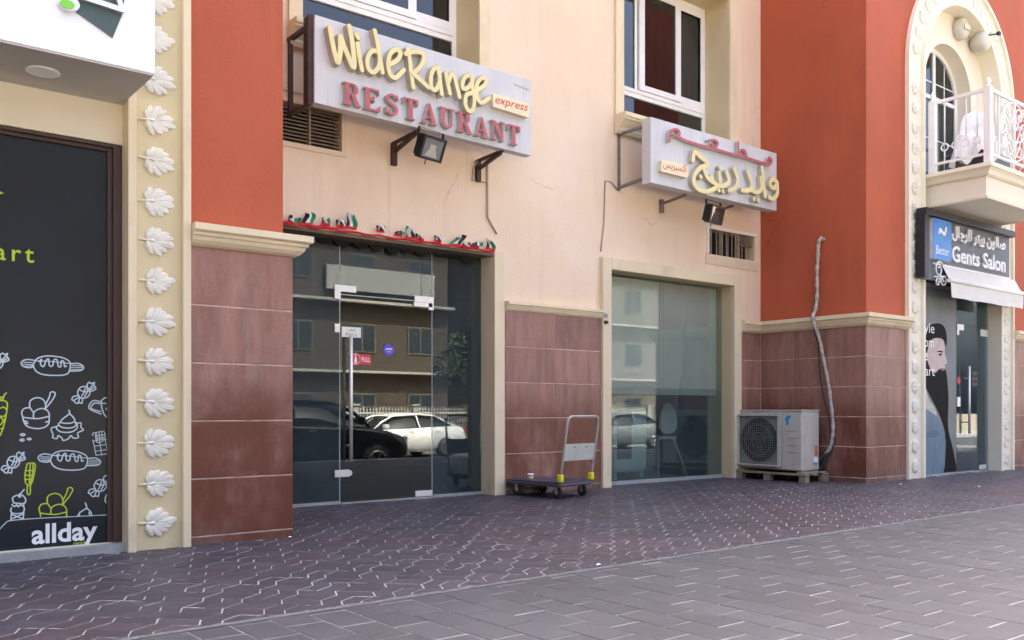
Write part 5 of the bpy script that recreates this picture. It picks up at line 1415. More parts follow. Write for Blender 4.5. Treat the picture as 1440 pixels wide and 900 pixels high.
t = empty('paper_cup', (6.757, 8.15, .189), 'small brown and white cup left on the trolley deck', 'cup')
m = MB(); m.lathe([(.026, 0), (.026, .003), (.034, .055), (.036, .056), (.036, .066), (.030, .066), (.024, .006)], (0, 0, 0), seg=20); m.build('cup', 'cup_brown', t, local=True)
m = MB(); m.lathe([(.0372, .047), (.0378, .054), (.0384, .066), (.037, .068)], (0, 0, 0), seg=20); m.lathe([(.0295, .018), (.0325, .034)], (0, 0, 0), seg=20); m.build('white_band', 'salon_white', t, local=True)

# ================================================================== air conditioner, pallet, pipe
ac = empty('air_conditioner_unit', (11.16, 7.87, .135), 'grey outdoor air conditioner unit standing on a pallet by the red tower', 'air conditioner')
m = MB(); m.box(10.95, 11.37, 7.34, 8.40, .150, .982); m.build('casing', 'ac_body', ac, bevel=.02)
m = MB(); m.box(10.94, 11.378, 7.332, 8.408, .978, .998); m.build('lid', 'ac_body', ac, bevel=.006)
m = MB(); m.box(10.965, 11.36, 7.36, 7.43, .134, .150); m.box(10.965, 11.36, 8.30, 8.37, .134, .150); m.build('foot', 'ac_grille', ac)
cy, cz, rr_ = 8.03, .565, .315
m = MB(); m.prism([(7.665, .20), (8.385, .20), (8.385, .925), (7.665, .925)], lambda p: (10.947, p[0], p[1]), lambda p: (10.930, p[0], p[1])); m.build('front_plate', 'ac_grille', ac, bevel=.01)
m = MB(); m.lathe([(rr_, -.002), (rr_, 0)], (10.929, cy, cz), axis='x', seg=40); m.build('fan_opening', 'ac_dark', ac)
for k in range(3):
    a = 2 * math.pi * k / 3 + .5
    q = MB()
    for rad0, rad1 in ((.06, .29),):
        vs = []
        for i in range(7):
            rr2 = rad0 + (rad1 - rad0) * i / 6
            for sgn in (-1, 1):
                aa = a + sgn * (.42 + .1 * i / 6)
                vs.append((10.922 - .004 * sgn, cy + rr2 * math.cos(aa), cz + rr2 * math.sin(aa)))
        q.add(vs, [(2 * i, 2 * i + 1, 2 * i + 3, 2 * i + 2) for i in range(6)])
    q.build('fan_blade', 'ac_fan', ac)
q = MB(); q.lathe([(.07, 0), (.06, -.012)], (10.922, cy, cz), axis='x', seg=20); q.build('fan_hub', 'ac_fan', ac)
g = MB()
for i in range(-9, 10):
    d = i * .034
    h = math.sqrt(max(0, .325 ** 2 - d * d))
    g.bar((10.903, cy + d, cz - h), (10.903, cy + d, cz + h), .004); g.bar((10.899, cy - h, cz + d), (10.899, cy + h, cz + d), .004)
for r_ in (.11, .22, .325):
    g.tube([(10.901, cy + r_ * math.cos(2 * math.pi * i / 36), cz + r_ * math.sin(2 * math.pi * i / 36)) for i in range(36)], .003, 5, closed=True)
g.build('wire_grille', 'ac_grille', ac)
q = MB(); q.bar((10.90, 7.675, .205), (10.90, 7.675, .92), .02, .05); q.bar((10.90, 8.38, .205), (10.90, 8.38, .92), .02, .05); q.bar((10.90, 7.675, .92), (10.90, 8.38, .92), .05, .02); q.bar((10.90, 7.675, .205), (10.90, 8.38, .205), .05, .02); q.build('grille_frame', 'ac_body', ac)
q = MB(); q.prism([(7.62, .855), (7.585, .915), (7.50, .915), (7.545, .865), (7.565, .83)], lambda p: (10.9495, p[0], p[1]), lambda p: (10.947, p[0], p[1])); q.build('emblem', 'mark_blue', ac)
q = MB(); q.prism([(7.60, .83), (7.565, .86), (7.545, .80), (7.585, .775)], lambda p: (10.9495, p[0], p[1]), lambda p: (10.9465, p[0], p[1])); q.build('emblem', 'mark_blue', ac)
for z in (.40, .50, .60, .70):
    q = MB(); q.box(10.9445, 10.9495, 7.42, 7.58, z, z + .006); q.build('groove', 'ac_grille', ac)
q = MB(); q.box(11.25, 11.31, 7.328, 7.3395, .36, .50); q.build('service_label', 'mark_orange', ac)
q = MB(); q.box(11.22, 11.29, 7.31, 7.3395, .26, .33); q.build('valve', 'salon_white', ac, bevel=.006)
pa = empty('wooden_pallet', (11.15, 7.85, 0), 'weathered wooden pallet under the air conditioner', 'pallet')
for y in (7.28, 7.86, 8.34):
    for x0, x1 in ((10.86, 10.96), (11.33, 11.44)):
        q = MB(); q.box(x0, x1, y - .05, y + .05, .0, .09); q.build('block', 'pallet_wood', pa)
for x0, x1 in ((10.85, 10.955), (11.06, 11.15), (11.34, 11.445)):
    q = MB(); q.box(x0, x1, 7.22, 8.41, .0905, .113); q.build('board', 'pallet_wood', pa)
for y0, y1 in ((7.27, 7.38), (8.28, 8.39)):
    q = MB(); q.box(10.87, 11.43, y0, y1, .1135, .1335); q.build('board', 'pallet_wood', pa)
m = MB()
pp_ = [(11.53, 7.375, 3.42), (11.47, 7.38, 3.43), (11.43, 7.39, 3.36), (11.43, 7.40, 3.20), (11.445, 7.43, 2.95), (11.44, 7.42, 2.65), (11.41, 7.43, 2.42), (11.35, 7.43, 2.33), (11.355, 7.42, 2.22), (11.44, 7.39, 2.02), (11.455, 7.335, 1.75), (11.46, 7.26, 1.40), (11.46, 7.215, 1.10), (11.46, 7.18, .78), (11.455, 7.19, .60), (11.45, 7.22, .47), (11.43, 7.28, .37)]
sp_ = cr_spline(pp_, 8)
pipe = empty('insulated_pipe', (11.46, 7.3, .15), 'pale wrapped refrigerant pipe climbing the red tower from the air conditioner', 'pipe')
rs_ = [.025 + .004 * math.sin(i * 1.1) + random.uniform(-.0015, .0015) for i in range(len(sp_))]
m.tube(sp_, rs_, 12); m.build('wrapped_pipe', 'pipe_wrap', pipe)
m = MB(); m.tube(cr_spline([(11.43, 7.28, .38), (11.40, 7.34, .30), (11.39, 7.38, .24), (11.385, 7.40, .18), (11.38, 7.42, .20)], 6), .034, 10); m.tube(cr_spline([(11.425, 7.25, .40), (11.40, 7.29, .27), (11.40, 7.33, .16), (11.38, 7.36, .22)], 6), .02, 8); m.build('black_sleeve', 'pipe_black', pipe)
m = MB(); m.tube(cr_spline([(11.41, 7.38, 3.38), (11.42, 7.42, 3.1), (11.43, 7.445, 2.6), (11.37, 7.46, 2.3), (11.485, 7.43, 1.9), (11.49, 7.42, 1.6), (11.48, 7.36, 1.25), (11.47, 7.25, .85), (11.46, 7.24, .5), (11.41, 7.31, .33)], 8), .007, 6); m.build('cable', 'pipe_black', pipe)

# ================================================================== gents salon: sign, awning, door
ss = empty('salon_sign', (14.3, 6.66, 3.1), 'dark sign reading Better Gents Salon under the balcony', 'sign')
m = MB(); m.box(12.86, 15.66, 6.60, 6.652, 2.90, 3.90); m.build('board', 'salon_grey', ss)
m = MB(); m.box(12.74, 12.86, 6.52, 6.652, 2.90, 3.81); m.box(12.74, 15.66, 6.50, 6.652, 3.8105, 3.905); m.build('hood', 'salon_black', ss, bevel=.004)
m = MB(); m.box(13.03, 13.57, 6.546, 6.5995, 3.205, 3.795); bb = m.build('light_box', ['salon_white'], ss)
m = MB(); m.box(13.03, 13.57, 6.540, 6.5455, 3.205, 3.795); m.build('face', 'salon_blue', bb)
m = MB(); m.ribbon([(13.20, 3.60), (13.23, 3.645), (13.29, 3.61), (13.36, 3.595), (13.40, 3.68)], .055, 6.5385, n=6); m.build('emblem', 'salon_white', bb, normals=False)
m = MB(); m.ribbon([(13.21, 3.53), (13.26, 3.51), (13.29, 3.475)], .035, 6.5385, n=5); m.build('emblem', 'salon_mint', bb, normals=False)
fit_text('Better', 13.11, 13.50, 3.28, .185, .002, 6.5375).build('lettering', 'salon_white', bb)
e = fit_text('Gents Salon', 13.66, 15.46, 3.235, .33, .03, 6.57, bold=.007); e.build('lettering', 'salon_white', ss)
fit_text(AR('\uFEBB\uFE8E\uFEDF\uFEEE\uFEE5 \uFE91\uFEF4\uFE98\uFEAE \uFEDF\uFEE0\uFEAE\uFE9F\uFE8E\uFEDD'), 13.66, 15.46, 3.60, .23, .03, 6.57, bold=.009).build('lettering', 'salon_white', ss)
aw = empty('awning', (14.6, 6.55, 2.9), 'short white fabric awning with valance over the salon door', 'awning')
m = MB(); m.smooth = True
xs_ = [13.37 + (15.83 - 13.37) * i / 24 for i in range(25)]
prof = [(6.585, 3.135), (6.545, 3.06), (6.51, 2.985), (6.475, 2.925)]
vs = []
for i, x in enumerate(xs_):
    for y, z in prof: vs.append((x, y, z - .004 * math.sin(i * .9)))
m.add(vs, [(4 * i + j, 4 * i + 4 + j, 4 * i + 5 + j, 4 * i + 1 + j) for i in range(24) for j in range(3)])
m.build('canopy', 'awning_cloth', aw)
m = MB(); m.tube([(13.35, 6.47, 2.905), (15.85, 6.47, 2.905)], .032, 12); m.build('front_bar', 'iron_white', aw)
m = MB(); m.smooth = True
vs = []
for i, x in enumerate(xs_):
    for j in range(5): vs.append((x + .03, 6.465 - .012 * math.sin(i * 1.4 + j * .4) * (j / 4), 2.88 - .056 * j + .004 * math.sin(i * .7)))
m.add(vs, [(5 * i + j, 5 * i + 5 + j, 5 * i + 6 + j, 5 * i + 1 + j) for i in range(24) for j in range(4)])
m.build('valance', 'awning_cloth', aw)
m = MB(); m.box(13.10, 15.66, 6.575, 6.5985, 3.13, 3.155); m.build('wall_rail', 'iron_white', aw)
sc = MB()
def spiral(cx, cz, r0, r1, a0, turns, y, n=30): return [(cx + (r0 + (r1 - r0) * i / n) * math.cos(a0 + turns * 2 * math.pi * i / n), y, cz + (r0 + (r1 - r0) * i / n) * math.sin(a0 + turns * 2 * math.pi * i / n)) for i in range(n + 1)]
sc.tube(spiral(13.24, 3.06, .13, .03, .6, 1.3, 6.56), .013, 6); sc.tube(spiral(13.36, 2.92, .10, .02, 2.6, 1.4, 6.55), .012, 6); sc.tube(spiral(13.20, 2.87, .07, .02, 0, 1.2, 6.56), .011, 6); sc.bar((13.12, 6.585, 2.95), (13.45, 6.555, 2.98), .016)
sc.build('scroll_bracket', 'iron_white', label='white wrought iron scroll bracket beside the salon awning', cat='bracket')
# salon glazing
sf = MB(); sf.box(13.05, 15.52, 6.87, 6.91, 2.86, 2.93); sf.box(15.46, 15.52, 6.872, 6.908, .02, 2.86); sf.box(13.05, 15.46, 6.86, 6.93, -.03, .018)
sfr = sf.build('salon_front', 'sill_concrete', B)
p = MB(); p.box(13.05, 14.395, 6.86, 6.868, .02, 2.86); p.build('printed_pane', 'print_backdrop', sfr)
p = MB(); p.box(14.40, 15.455, 6.86, 6.868, 2.34, 2.86); p.build('pane', 'salon_glass', sfr)
p = MB(); p.box(15.345, 15.455, 6.86, 6.868, .02, 2.335); p.build('pane', 'salon_glass', sfr)
dr = MB(); dr.box(14.402, 15.34, 6.859, 6.867, .024, 2.335); sd = dr.build('salon_door', 'salon_glass', B)
q = MB(); q.box(14.40, 14.62, 6.847, 6.858, 2.26, 2.35); q.box(14.40, 14.46, 6.8475, 6.8585, 2.18, 2.2595); q.build('patch_fitting', 'fitting_steel', sd)
q = MB(); q.box(15.20, 15.45, 6.847, 6.858, 2.20, 2.31); q.build('patch_fitting', 'fitting_steel', sd)
q = MB(); q.box(15.15, 15.40, 6.847, 6.8585, .03, .10); q.build('patch_fitting', 'fitting_steel', sd)
q = MB(); q.tube([(14.68, 6.79, .62), (14.68, 6.79, 1.69)], .018, 10); q.tube([(14.68, 6.79, .8), (14.68, 6.86, .8)], .01, 6); q.tube([(14.68, 6.79, 1.5), (14.68, 6.86, 1.5)], .01, 6); q.build('handle', 'chrome', sd)
q = MB(); q.box(14.40, 14.50, 6.845, 6.858, 1.05, 1.20); q.build('lock', 'fitting_steel', sd)
for k in range(3):
    q = MB(); q.box(14.92, 15.10, 6.856, 6.858, 1.38 + k * .085, 1.45 + k * .085); q.build('sticker', 'salon_black', sd)
q = MB(); q.prism_xz([(14.47 + .055 * math.cos(2 * math.pi * i / 20), 1.46 + .055 * math.sin(2 * math.pi * i / 20)) for i in range(20)], 6.8555, 6.858); q.build('sticker', 'sticker_red', sd)
for k, (nm, mt) in enumerate((('jacket', 'print_denim'), ('shirt', 'print_hair'), ('collar', 'print_fleece'), ('hair', 'print_hair'), ('face', 'print_skin'), ('ear', 'print_skin'), ('beard', 'print_hair'), ('eye', 'print_hair'), ('brow', 'print_hair'), ('mouth', 'print_lip'), ('pocket', 'print_denim_dark'))):
    q = MB(); P = MAN[nm]
    P = [(p.x, p.z) for p in cr_spline([(a, 0, c) for a, c in P], 4, closed=True)] if nm not in ('pocket',) else P
    P = [(max(13.06, a), max(.03, c)) for a, c in P]
    yy = 6.8595 - .0004 * (k + 1)
    b0 = len(q.v); q.v += [(a, yy, c) for a, c in P]; q.face([i for i in range(len(P))])
    q.build('printed_' + nm, mt, sfr, normals=False)
for tx, (x, z) in zip(('Style', 'from', 'the', 'heart'), MAN_TXT):
    w_ = {'Style': .50, 'from': .46, 'the': .30, 'heart': .55}[tx]
    fit_text(tx, x - w_ if x - w_ > 13.07 else 13.07, x, z, .22, .0004, 6.853).build('lettering', 'salon_white', sfr)

# ================================================================== balcony
ba = empty('balcony', (14.3, 6.3, 4.0), 'cream balcony with white iron railing above the salon sign', 'balcony')
m = MB(); m.box(13.22, 15.38, 5.88, 6.93, 4.03, 4.30); m.build('slab', 'pale_cream', ba)
m = MB(); m.sweep([(13.20, 6.73), (13.20, 5.86), (15.40, 5.86), (15.40, 6.73)][::1], [(-.1, 4.301), (.0, 4.301), (.03, 4.32), (.05, 4.37), (.08, 4.40), (.10, 4.41), (.10, 4.465), (-.1, 4.47)]); m.build('moulding', 'pale_cream', ba)
m = MB(); m.sweep([(13.20, 6.73), (13.20, 5.86), (15.40, 5.86), (15.40, 6.73)], [(-.1, 3.985), (-.0, 3.985), (.01, 4.02), (-.015, 4.029), (-.1, 4.029)]); m.build('moulding', 'pale_cream', ba)
m = MB(); m.box(13.31, 15.29, 5.97, 6.73, 3.99, 4.029); m.build('soffit', 'pale_cream', ba)
m = MB(); m.box(13.30, 15.30, 5.96, 6.93, 4.3, 4.462); m.build('floor', 'sill_concrete', ba)
xr, yr2 = 13.17, 5.83
def post(x, y):
    q = MB(); q.box(x - .045, x + .045, y - .045, y + .045, 4.472, 5.52); q.build('post', 'iron_white', ba)
    q = MB(); q.lathe([(.05, 5.521), (.05, 5.54), (.02, 5.56), (.04, 5.60), (.02, 5.65), (.004, 5.67)], (x, y, 0), seg=14); q.build('finial', 'iron_white', ba)
for x, y in ((xr, yr2), (xr, 6.62), (15.43, yr2), (15.43, 6.62)): post(x, y)
for z, h in ((5.50, .045), (4.60, .03)):
    for a, c in (((xr, yr2 + .046, z), (xr, 6.574, z)), ((xr + .046, yr2, z), (15.384, yr2, z)), ((15.43, yr2 + .046, z), (15.43, 6.574, z))):
        q = MB(); q.bar(a, c, .04, h); q.build('rail', 'iron_white', ba)
def baluster(x, y, axis):
    q = MB(); q.tube([(x, y, 4.61), (x, y, 4.77)], .011, 6); q.tube([(x, y, 4.87), (x, y, 5.48)], .011, 6)
    c = [(x + (.05 * math.cos(a) if axis == 'x' else 0), y + (.05 * math.cos(a) if axis == 'y' else 0), 4.82 + .05 * math.sin(a)) for a in [2 * math.pi * i / 16 for i in range(16)]]
    q.tube(c, .011, 6, closed=True); q.build('baluster', 'iron_white', ba)
for i in range(4): baluster(xr, 5.98 + i * .155, 'y'); baluster(15.43, 5.98 + i * .155, 'y')
for x in (13.29, 13.40, 15.20, 15.31): baluster(x, yr2, 'x')
def scrollwork(cx, half):
    q = MB()
    for sx in (-1, 1):
        for (px, pz, r0, r1, a0, tn) in ((.16, 4.80, .14, .03, 1.2, 1.4), (.17, 5.30, .15, .03, -1.4, -1.4), (.34, 5.05, .12, .025, 3.0, 1.3), (.36, 4.74, .09, .02, 2.0, -1.3), (.36, 5.36, .09, .02, -2.0, 1.3)):
            pts_ = [(cx + sx * (px + (r0 + (r1 - r0) * i / 26) * math.cos(a0 + tn * 2 * math.pi * i / 26)), yr2, pz + (r0 + (r1 - r0) * i / 26) * math.sin(a0 + tn * 2 * math.pi * i / 26)) for i in range(27)]
            q.tube(pts_, .012, 6)
        for z0, z1 in ((4.65, 5.0), (4.85, 5.2), (5.05, 5.42)):
            q.tube(cr_spline([(cx, yr2, z0), (cx + sx * .12, yr2, z0 + .12), (cx + sx * .26, yr2, z1), (cx + sx * .40, yr2, z1 - .04)], 6), .011, 6)
    q.tube([(cx, yr2, 4.62), (cx, yr2, 5.48)], .02, 8)
    q.tube([(cx + half * math.cos(2 * math.pi * i / 40), yr2, 5.05 + .42 * math.sin(2 * math.pi * i / 40)) for i in range(40)], .012, 6, closed=True)
    q.build('scroll_panel', 'iron_white', ba)
scrollwork(14.0, .45); scrollwork(14.78, .36)
for x in (13.50, 14.42, 15.14):
    q = MB(); q.bar((x, yr2, 4.62), (x, yr2, 5.48), .024); q.build('stile', 'iron_white', ba)
# things on the balcony
t = empty('covered_chair', (13.95, 6.4, 4.463), 'chair under a loose white cloth on the balcony', 'chair')
m = MB(); m.smooth = True
nu, nv = 72, 22
vs = []
for j in range(nv + 1):
    v_ = j / nv
    for i in range(nu):
        a = 2 * math.pi * i / nu
        sq = 1 / max(abs(math.cos(a)), abs(math.sin(a))) ** .6
        fold = .045 * math.sin(a * 6 + 1.3 + 1.5 * v_) + .03 * math.sin(a * 11 + 4 * v_) + .012 * math.sin(a * 19)
        r_ = (.17 + .13 * v_ ** .6 + fold * v_ ** 1.4) * sq * (1 if v_ > .14 else (v_ / .14) ** .5 * .97 + .03)
        back = 1 / (1 + math.exp(-9 * (math.cos(a - .35) * r_ / .2 - .1)))
        top = .62 + .42 * back + .03 * math.sin(a * 3)
        hem = .24 + .07 * math.sin(a * 5 + .6) + .03 * math.sin(a * 13)
        k_ = max(0, (v_ - .14) / .86)
        vs.append((13.92 + 1.15 * r_ * math.cos(a), 6.36 + .85 * r_ * math.sin(a), 4.463 + top * (1 - k_ ** 1.15) + hem * k_ ** 1.15))
m.add(vs, [(j * nu + i, j * nu + (i + 1) % nu, (j + 1) * nu + (i + 1) % nu, (j + 1) * nu + i) for j in range(nv) for i in range(nu)])
m.build('cloth', 'cloth_white', t)
for x, y in ((13.72, 6.22), (14.18, 6.22), (13.72, 6.54), (14.18, 6.54)):
    q = MB(); q.tube([(x, y, 4.464), (x, y, 4.90)], .018, 8); q.build('leg', 'brown_frame', t)
t = empty('storage_box', (14.4, 6.5, 4.463), 'dark grey lidded box on the balcony floor', 'box')
m = MB(); m.box(14.0, 15.0, 6.30, 6.85, 4.463, 4.88); m.build('body', 'salon_grey', t, bevel=.02)
m = MB(); m.box(13.98, 15.02, 6.28, 6.87, 4.88, 4.93); m.build('lid', 'salon_grey', t, bevel=.012)
# round lamp and siren on the niche wall
t = empty('bulkhead_lamp', (14.55, 6.92, 7.13), 'round grey bulkhead lamp at the top of the arch niche', 'lamp')
m = MB(); m.lathe([(.15, 0), (.17, -.02), (.17, -.10), (.15, -.13), (.10, -.15)], (14.56, 6.929, 7.04), axis='y', seg=28); m.build('housing', 'speaker_grey', t)
for sx in (-.045, .045):
    q = MB(); q.lathe([(.05, 0), (.045, -.02), (.02, -.026)], (14.56 + sx, 6.775, 7.04), axis='y', seg=16); q.build('lens', 'pale_cream', t)
t = empty('horn_siren', (15.0, 6.9, 7.0), 'beige round horn on an arm beside the bulkhead lamp', 'horn')
m = MB(); m.lathe([(.04, 0), (.12, -.05), (.16, -.14), (.165, -.22), (.14, -.26), (.06, -.275)], (15.02, 6.929, 6.92), axis='y', seg=28); m.build('bell', 'speaker_grey', t)
m = MB(); m.bar((15.05, 6.66, 7.0), (15.25, 6.60, 7.06), .02); m.box(15.24, 15.30, 6.57, 6.62, 7.04, 7.09); m.build('arm', 'black_metal', t)

# ================================================================== across the street: only reflections show it
def wheel(root, x, y, z, r, side):
    w_ = MB(); w_.lathe([(r * .62, -.10), (r * .97, -.10), (r, -.07), (r, .07), (r * .97, .10), (r * .62, .10)], (x, y, z), axis='y', seg=28)
    wo_ = w_.build('wheel', 'rubber', root, local=True)
    q = MB(); q.lathe([(r * .60, 0), (r * .60, .02)], (x, y + side * .085, z), axis='y', seg=28); q.build('rim_well', 'black_metal', wo_, local=True)
    q = MB()
    for k in range(5):
        a = 2 * math.pi * k / 5
        for s_ in (-.14, .14):
            q.bar((x + r * .1 * math.cos(a), y + side * .112, z + r * .1 * math.sin(a)), (x + r * .62 * math.cos(a + s_), y + side * .108, z + r * .62 * math.sin(a + s_)), .035, .02)
    q.tube([(x + r * .62 * math.cos(2 * math.pi * i / 28), y + side * .105, z + r * .62 * math.sin(2 * math.pi * i / 28)) for i in range(28)], .022, 6, closed=True)
    q.lathe([(r * .16, 0), (r * .13, side * .02)], (x, y + side * .112, z), axis='y', seg=14)
    q.build('rim', 'alloy', wo_, local=True)
def car(loc, rz, paint, label, group, suv=False):
    t = empty('parked_car', loc, label, 'car', group, rz=rz)
    H = 1.62 if suv else 1.44
    # body stations along the length (front = +x): x, bottom, waist height, half width
    st = [(-2.28, .42, .80, .70), (-2.22, .30, .93, .82), (-2.0, .24, 1.00, .87), (-1.5, .20, 1.01, .90), (-.8, .19, .98, .905), (0, .19, .95, .905), (.7, .19, .93, .90), (1.2, .20, .90, .89), (1.7, .21, .83, .87), (2.05, .24, .74, .82), (2.22, .30, .64, .74), (2.27, .40, .56, .64)]
    if suv: st = [(a, b_ + .04, c * 1.13, d) for a, b_, c, d in st]
    m = MB(); m.smooth = True
    for x, zb, zw, hw in st:
        m.v += [(x, -hw * .86, zb), (x, -hw, zb + .12), (x, -hw * 1.005, (zb + zw) / 2 + .05), (x, -hw * .985, zw - .08), (x, -hw * .90, zw), (x, -hw * .45, zw + .02), (x, 0, zw + .03), (x, hw * .45, zw + .02), (x, hw * .90, zw), (x, hw * .985, zw - .08), (x, hw * 1.005, (zb + zw) / 2 + .05), (x, hw, zb + .12), (x, hw * .86, zb)]
    n = 13
    for i in range(len(st) - 1):
        for j in range(n):
            m.face([i * n + j, i * n + (j + 1) % n, (i + 1) * n + (j + 1) % n, (i + 1) * n + j])
    m.face(list(range(n))); m.face([(len(st) - 1) * n + j for j in range(n)])
    body = m.build('body', paint, t, local=True)
    # cabin: glass shell and painted roof with pillars
    k = 1.13 if suv else 1.0
    cs = [(-1.85, 1.01 * k - .02, .74), (-1.10, H - .07, .60), (-.5, H, .60), (.15, H - .02, .60), (.55, H - .10, .60), (1.25, .92 * k - .03, .74)]
    if suv: cs[0] = (-2.0, 1.05, .76)
    g = MB(); g.smooth = True
    base_z = .93 * k
    for x, z, hw in cs:
        g.v += [(x, -.80, min(base_z, z - .01)), (x, -hw, z - .03), (x, -hw * .6, z), (x, hw * .6, z), (x, hw, z - .03), (x, .80, min(base_z, z - .01))]
    for i in range(len(cs) - 1):
        for j in range(5): g.face([i * 6 + j, i * 6 + j + 1, (i + 1) * 6 + j + 1, (i + 1) * 6 + j])
    g.build('windows', 'car_glass', t, local=True)
    rf = MB(); rf.smooth = True
    for x, z, hw in cs[1:5]:
        rf.v += [(x, -hw - .012, z - .075), (x, -hw * .98, z - .012), (x, -hw * .55, z + .012), (x, hw * .55, z + .012), (x, hw * .98, z - .012), (x, hw + .012, z - .075)]
    for i in range(3):
        for j in range(5): rf.face([i * 6 + j, i * 6 + j + 1, (i + 1) * 6 + j + 1, (i + 1) * 6 + j])
    rf.build('roof', paint, t, local=True)
    for s_ in (-1, 1):
        q = MB(); q.tube([(1.28, s_ * .77, .91 * k), (.95, s_ * .72, (.92 * k + H) / 2 - .02), (.5, s_ * .625, H - .09), (-.5, s_ * .625, H - .035), (-1.12, s_ * .63, H - .09), (-1.5, s_ * .70, (1.0 * k + H) / 2 - .06), (-1.88, s_ * .77, 1.0 * k)], .035, 8); q.build('pillar', paint, t, local=True)
        q = MB(); q.bar((-.42, s_ * .825, .95 * k), (-.38, s_ * .625, H - .05), .06, .03); q.build('pillar', paint, t, local=True)
        q = MB(); q.box(.85, 1.03, s_ * .91 - .02 if s_ > 0 else -1.07, 1.07 if s_ > 0 else -.89, .97 * k, 1.10 * k); q.build('mirror', paint, t, local=True, bevel=.03)
        q = MB(); q.obox((2.10, s_ * .64, .66 * k), (.55, s_ * .8, 0), (-.8, s_ * .55, 0), (0, 0, 1), (.17, .05, .07)); q.build('headlight', 'car_lamp', t, local=True, bevel=.02)
        q = MB(); q.obox((-2.16, s_ * .70, .86 * k), (.5, -s_ * .86, 0), (.86, s_ * .5, 0), (0, 0, 1), (.16, .05, .08)); q.build('tail_light', 'car_tail', t, local=True, bevel=.02)
        for x in (-.15, -1.15):
            q = MB(); q.box(x, x + .16, s_ * .905 - .012, s_ * .905 + .018, .84 * k, .87 * k); q.build('door_handle', 'chrome', t, local=True)
    for x in (-1.38, 1.38):
        for s_ in (-1, 1):
            q = MB(); q.lathe([(.375, 0), (.375, .012)], (x, s_ * .898, .33), axis='y', seg=28); q.build('wheel_arch', 'black_plastic', t, local=True)
            wheel(t, x, s_ * .835, .325, .325, s_)
    q = MB(); q.box(2.20, 2.262, -.35, .35, .36 * k, .50 * k); q.build('grille', 'black_plastic', t, local=True, bevel=.01)
    return t
car((8.15, .02, -.385), 0, 'car_black', 'black car parked at the kerb, mirrored in the glass door', 'cars parked in the street', suv=True)
car((15.55, -8.3, -.56), R(180), 'car_silver', 'silver sedan parked across the street, mirrored in the glass door', 'cars parked in the street')
car((25.5, -8.4, -.56), R(180), 'car_grey', 'dark grey sedan parked across the street, faintly mirrored in the right shop window', 'cars parked in the street')

# fence, building and trees across the street
fe = empty('iron_fence', (18, -12.6, -.42), 'pale iron railing with spear tops across the street', 'fence')
for i in range(11):
    x = 6 + i * 2.6
    q = MB(); q.box(x - .12, x + .12, -12.72, -12.48, -.42, 1.15); q.box(x - .16, x + .16, -12.76, -12.44, 1.15, 1.22); q.build('pier', 'far_trim', fe)
for z in (-.2, .85):
    q = MB(); q.box(6, 32, -12.62, -12.58, z, z + .05); q.build('rail', 'fence_iron', fe)
b0 = None
for i in range(190):
    x = 6.1 + i * .137
    if b0 is None:
        q = MB(); q.box(-.012, .012, -.012, .012, 0, 1.4); q.add([(-.035, 0, 1.4), (0, -.02, 1.4), (.035, 0, 1.4), (0, .02, 1.4), (0, 0, 1.56)], [(0, 1, 4), (1, 2, 4), (2, 3, 4), (3, 0, 4)])
        b0 = q.build('bar', 'fence_iron', fe, local=True); o = b0
    else:
        o = b0.copy(); COL.objects.link(o)
    o.location = Vector((x, -12.6, -.42)) - Vector(fe.location)
def far_building(x0, x1, y, h, wallm, label, floors):
    t = empty('apartment_building', ((x0 + x1) / 2, y - 5, -.5), label, 'building', 'buildings across the street')
    ops = []
    fh = h / floors
    nx = int((x1 - x0) / 3.2)
    for f_ in range(floors):
        for i in range(nx):
            cx = x0 + (i + .5) * (x1 - x0) / nx
            ops.append((cx - .75, cx + .75, -.5 + f_ * fh + .9, -.5 + f_ * fh + 2.3))
    m = MB()
    m.box(x0, x1, y - 10, y, -.5, h - .5); m.build('wall', wallm, t)
    for a, c, d, e in ops:
        q = MB(); q.box(a, c, y + .001, y + .05, d, e); wn = q.build('window', 'far_wall_grey', t)
        q = MB(); q.box(a + .07, (a + c) / 2 - .03, y + .051, y + .056, d + .07, e - .07); q.box((a + c) / 2 + .03, c - .07, y + .051, y + .056, d + .07, e - .07); q.build('pane', 'far_glass', wn)
    for f_ in range(1, floors + 1):
        q = MB(); q.box(x0 - .1, x1 + .1, y + .0505, y + .55, -.5 + f_ * fh - .12, -.5 + f_ * fh); q.build('cornice', 'far_trim', t)
    return t
fb = far_building(0, 27, -22, 13.6, 'far_wall', 'beige apartment block with pale bands across the street', 4)
far_building(30, 52, -24, 10.4, 'far_wall_grey', 'grey apartment block with pale bands across the street', 3)
q = MB(); q.box(19.9, 26, -21.9, -21.7, 6.75, 7.9); q.build('blank_panel', 'far_trim', fb)
far_building(-40, -13, 1.0, 13.6, 'far_wall', 'unseen brown apartment block added on the left to block sky light', 4)  # out of view, added to block sky so left-facing walls turn darker
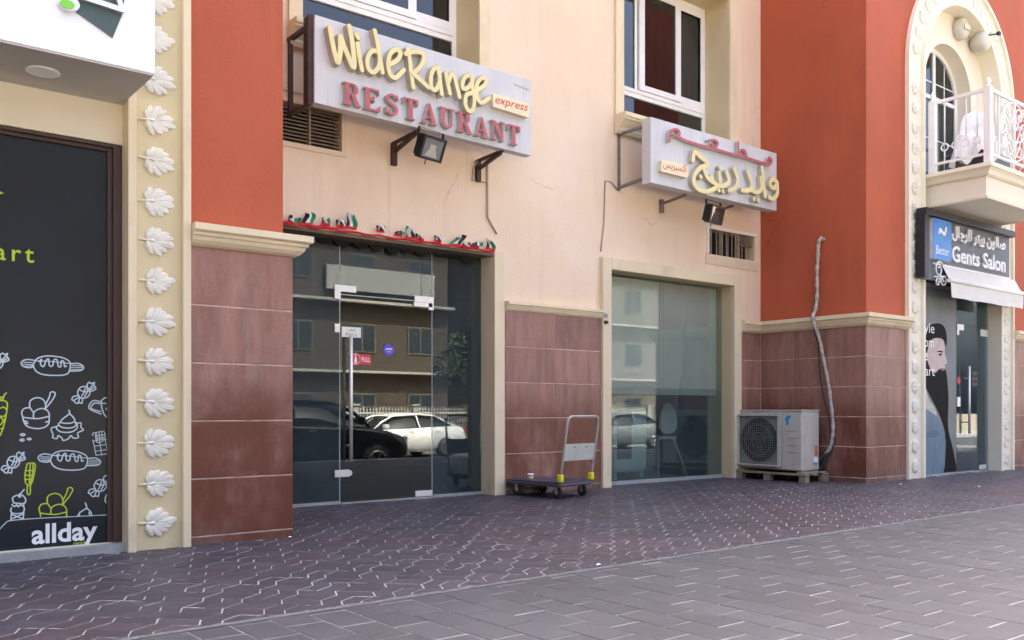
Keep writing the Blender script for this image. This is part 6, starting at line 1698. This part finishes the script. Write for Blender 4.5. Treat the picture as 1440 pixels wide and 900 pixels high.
def tree(loc, h, r, label):
    t = empty('street_tree', loc, label, 'tree', 'trees across the street')
    m = MB(); m.tube([(0, 0, 0), (.03, .02, h * .3), (-.04, .05, h * .55)], [.14, .11, .08], 8)
    for k in range(6):
        a = k * 1.1; m.tube([(-.02, .03, h * (.42 + .03 * k)), (r * .4 * math.cos(a), r * .4 * math.sin(a), h * .65), (r * .75 * math.cos(a), r * .75 * math.sin(a), h * .8)], [.06, .04, .015], 6)
    m.build('trunk', 'bark', t, local=True)
    q = MB()
    for k in range(1500):
        while True:
            d = Vector((random.uniform(-1, 1), random.uniform(-1, 1), random.uniform(-1, 1)))
            if .25 < d.length < 1: break
        lob = 1 + .25 * math.sin(d.x * 5 + d.y * 4) * math.cos(d.z * 5)
        c = Vector((d.x * r * lob, d.y * r * lob, h * .72 + d.z * h * .30 * lob))
        u = Vector((random.uniform(-1, 1), random.uniform(-1, 1), random.uniform(-1, 1))).normalized(); v_ = u.cross(Vector((random.uniform(-1, 1), random.uniform(-1, 1), 1))).normalized()
        sz = random.uniform(.07, .15)
        q.add([c - u * sz, c + v_ * sz * .5, c + u * sz, c - v_ * sz * .5], [(0, 1, 2, 3)])
    q.build('crown', 'foliage', t, local=True, normals=False)
tree((22.3, -13.6, -.42), 4.6, 1.5, 'bushy tree behind the railing, mirrored beside the silver sedan')
tree((26.5, -13.8, -.42), 5.2, 1.7, 'taller bushy tree behind the railing further along the street')
tree((11.0, -13.5, -.42), 4.2, 1.3, 'small bushy tree behind the railing near the beige block')

# ================================================================== scraps of litter on the paving
for (x, y, s_, lb) in ((11.62, 6.28, .030, 'small crumpled white paper scrap on the paving below the air conditioner'), (12.05, 5.45, .022, 'tiny white paper scrap on the paving in front of the salon'), (4.06, 4.22, .02, 'white scrap lying on the mortar line between the pavings'), (3.05, 6.62, .025, 'broken white plaster flake at the foot of the left tiled pier')):
    m = MB(); k_ = 7
    vs = [(x + s_ * math.cos(2 * math.pi * i / k_) * random.uniform(.6, 1.2), y + s_ * math.sin(2 * math.pi * i / k_) * random.uniform(.5, 1), .003 + random.uniform(0, .008)) for i in range(k_)] + [(x, y, .016)]
    m.add(vs, [(i, (i + 1) % k_, k_) for i in range(k_)])
    m.build('paper_scrap', 'cloth_white', label=lb, cat='litter', loc=(x, y, 0), group='scraps on the paving')
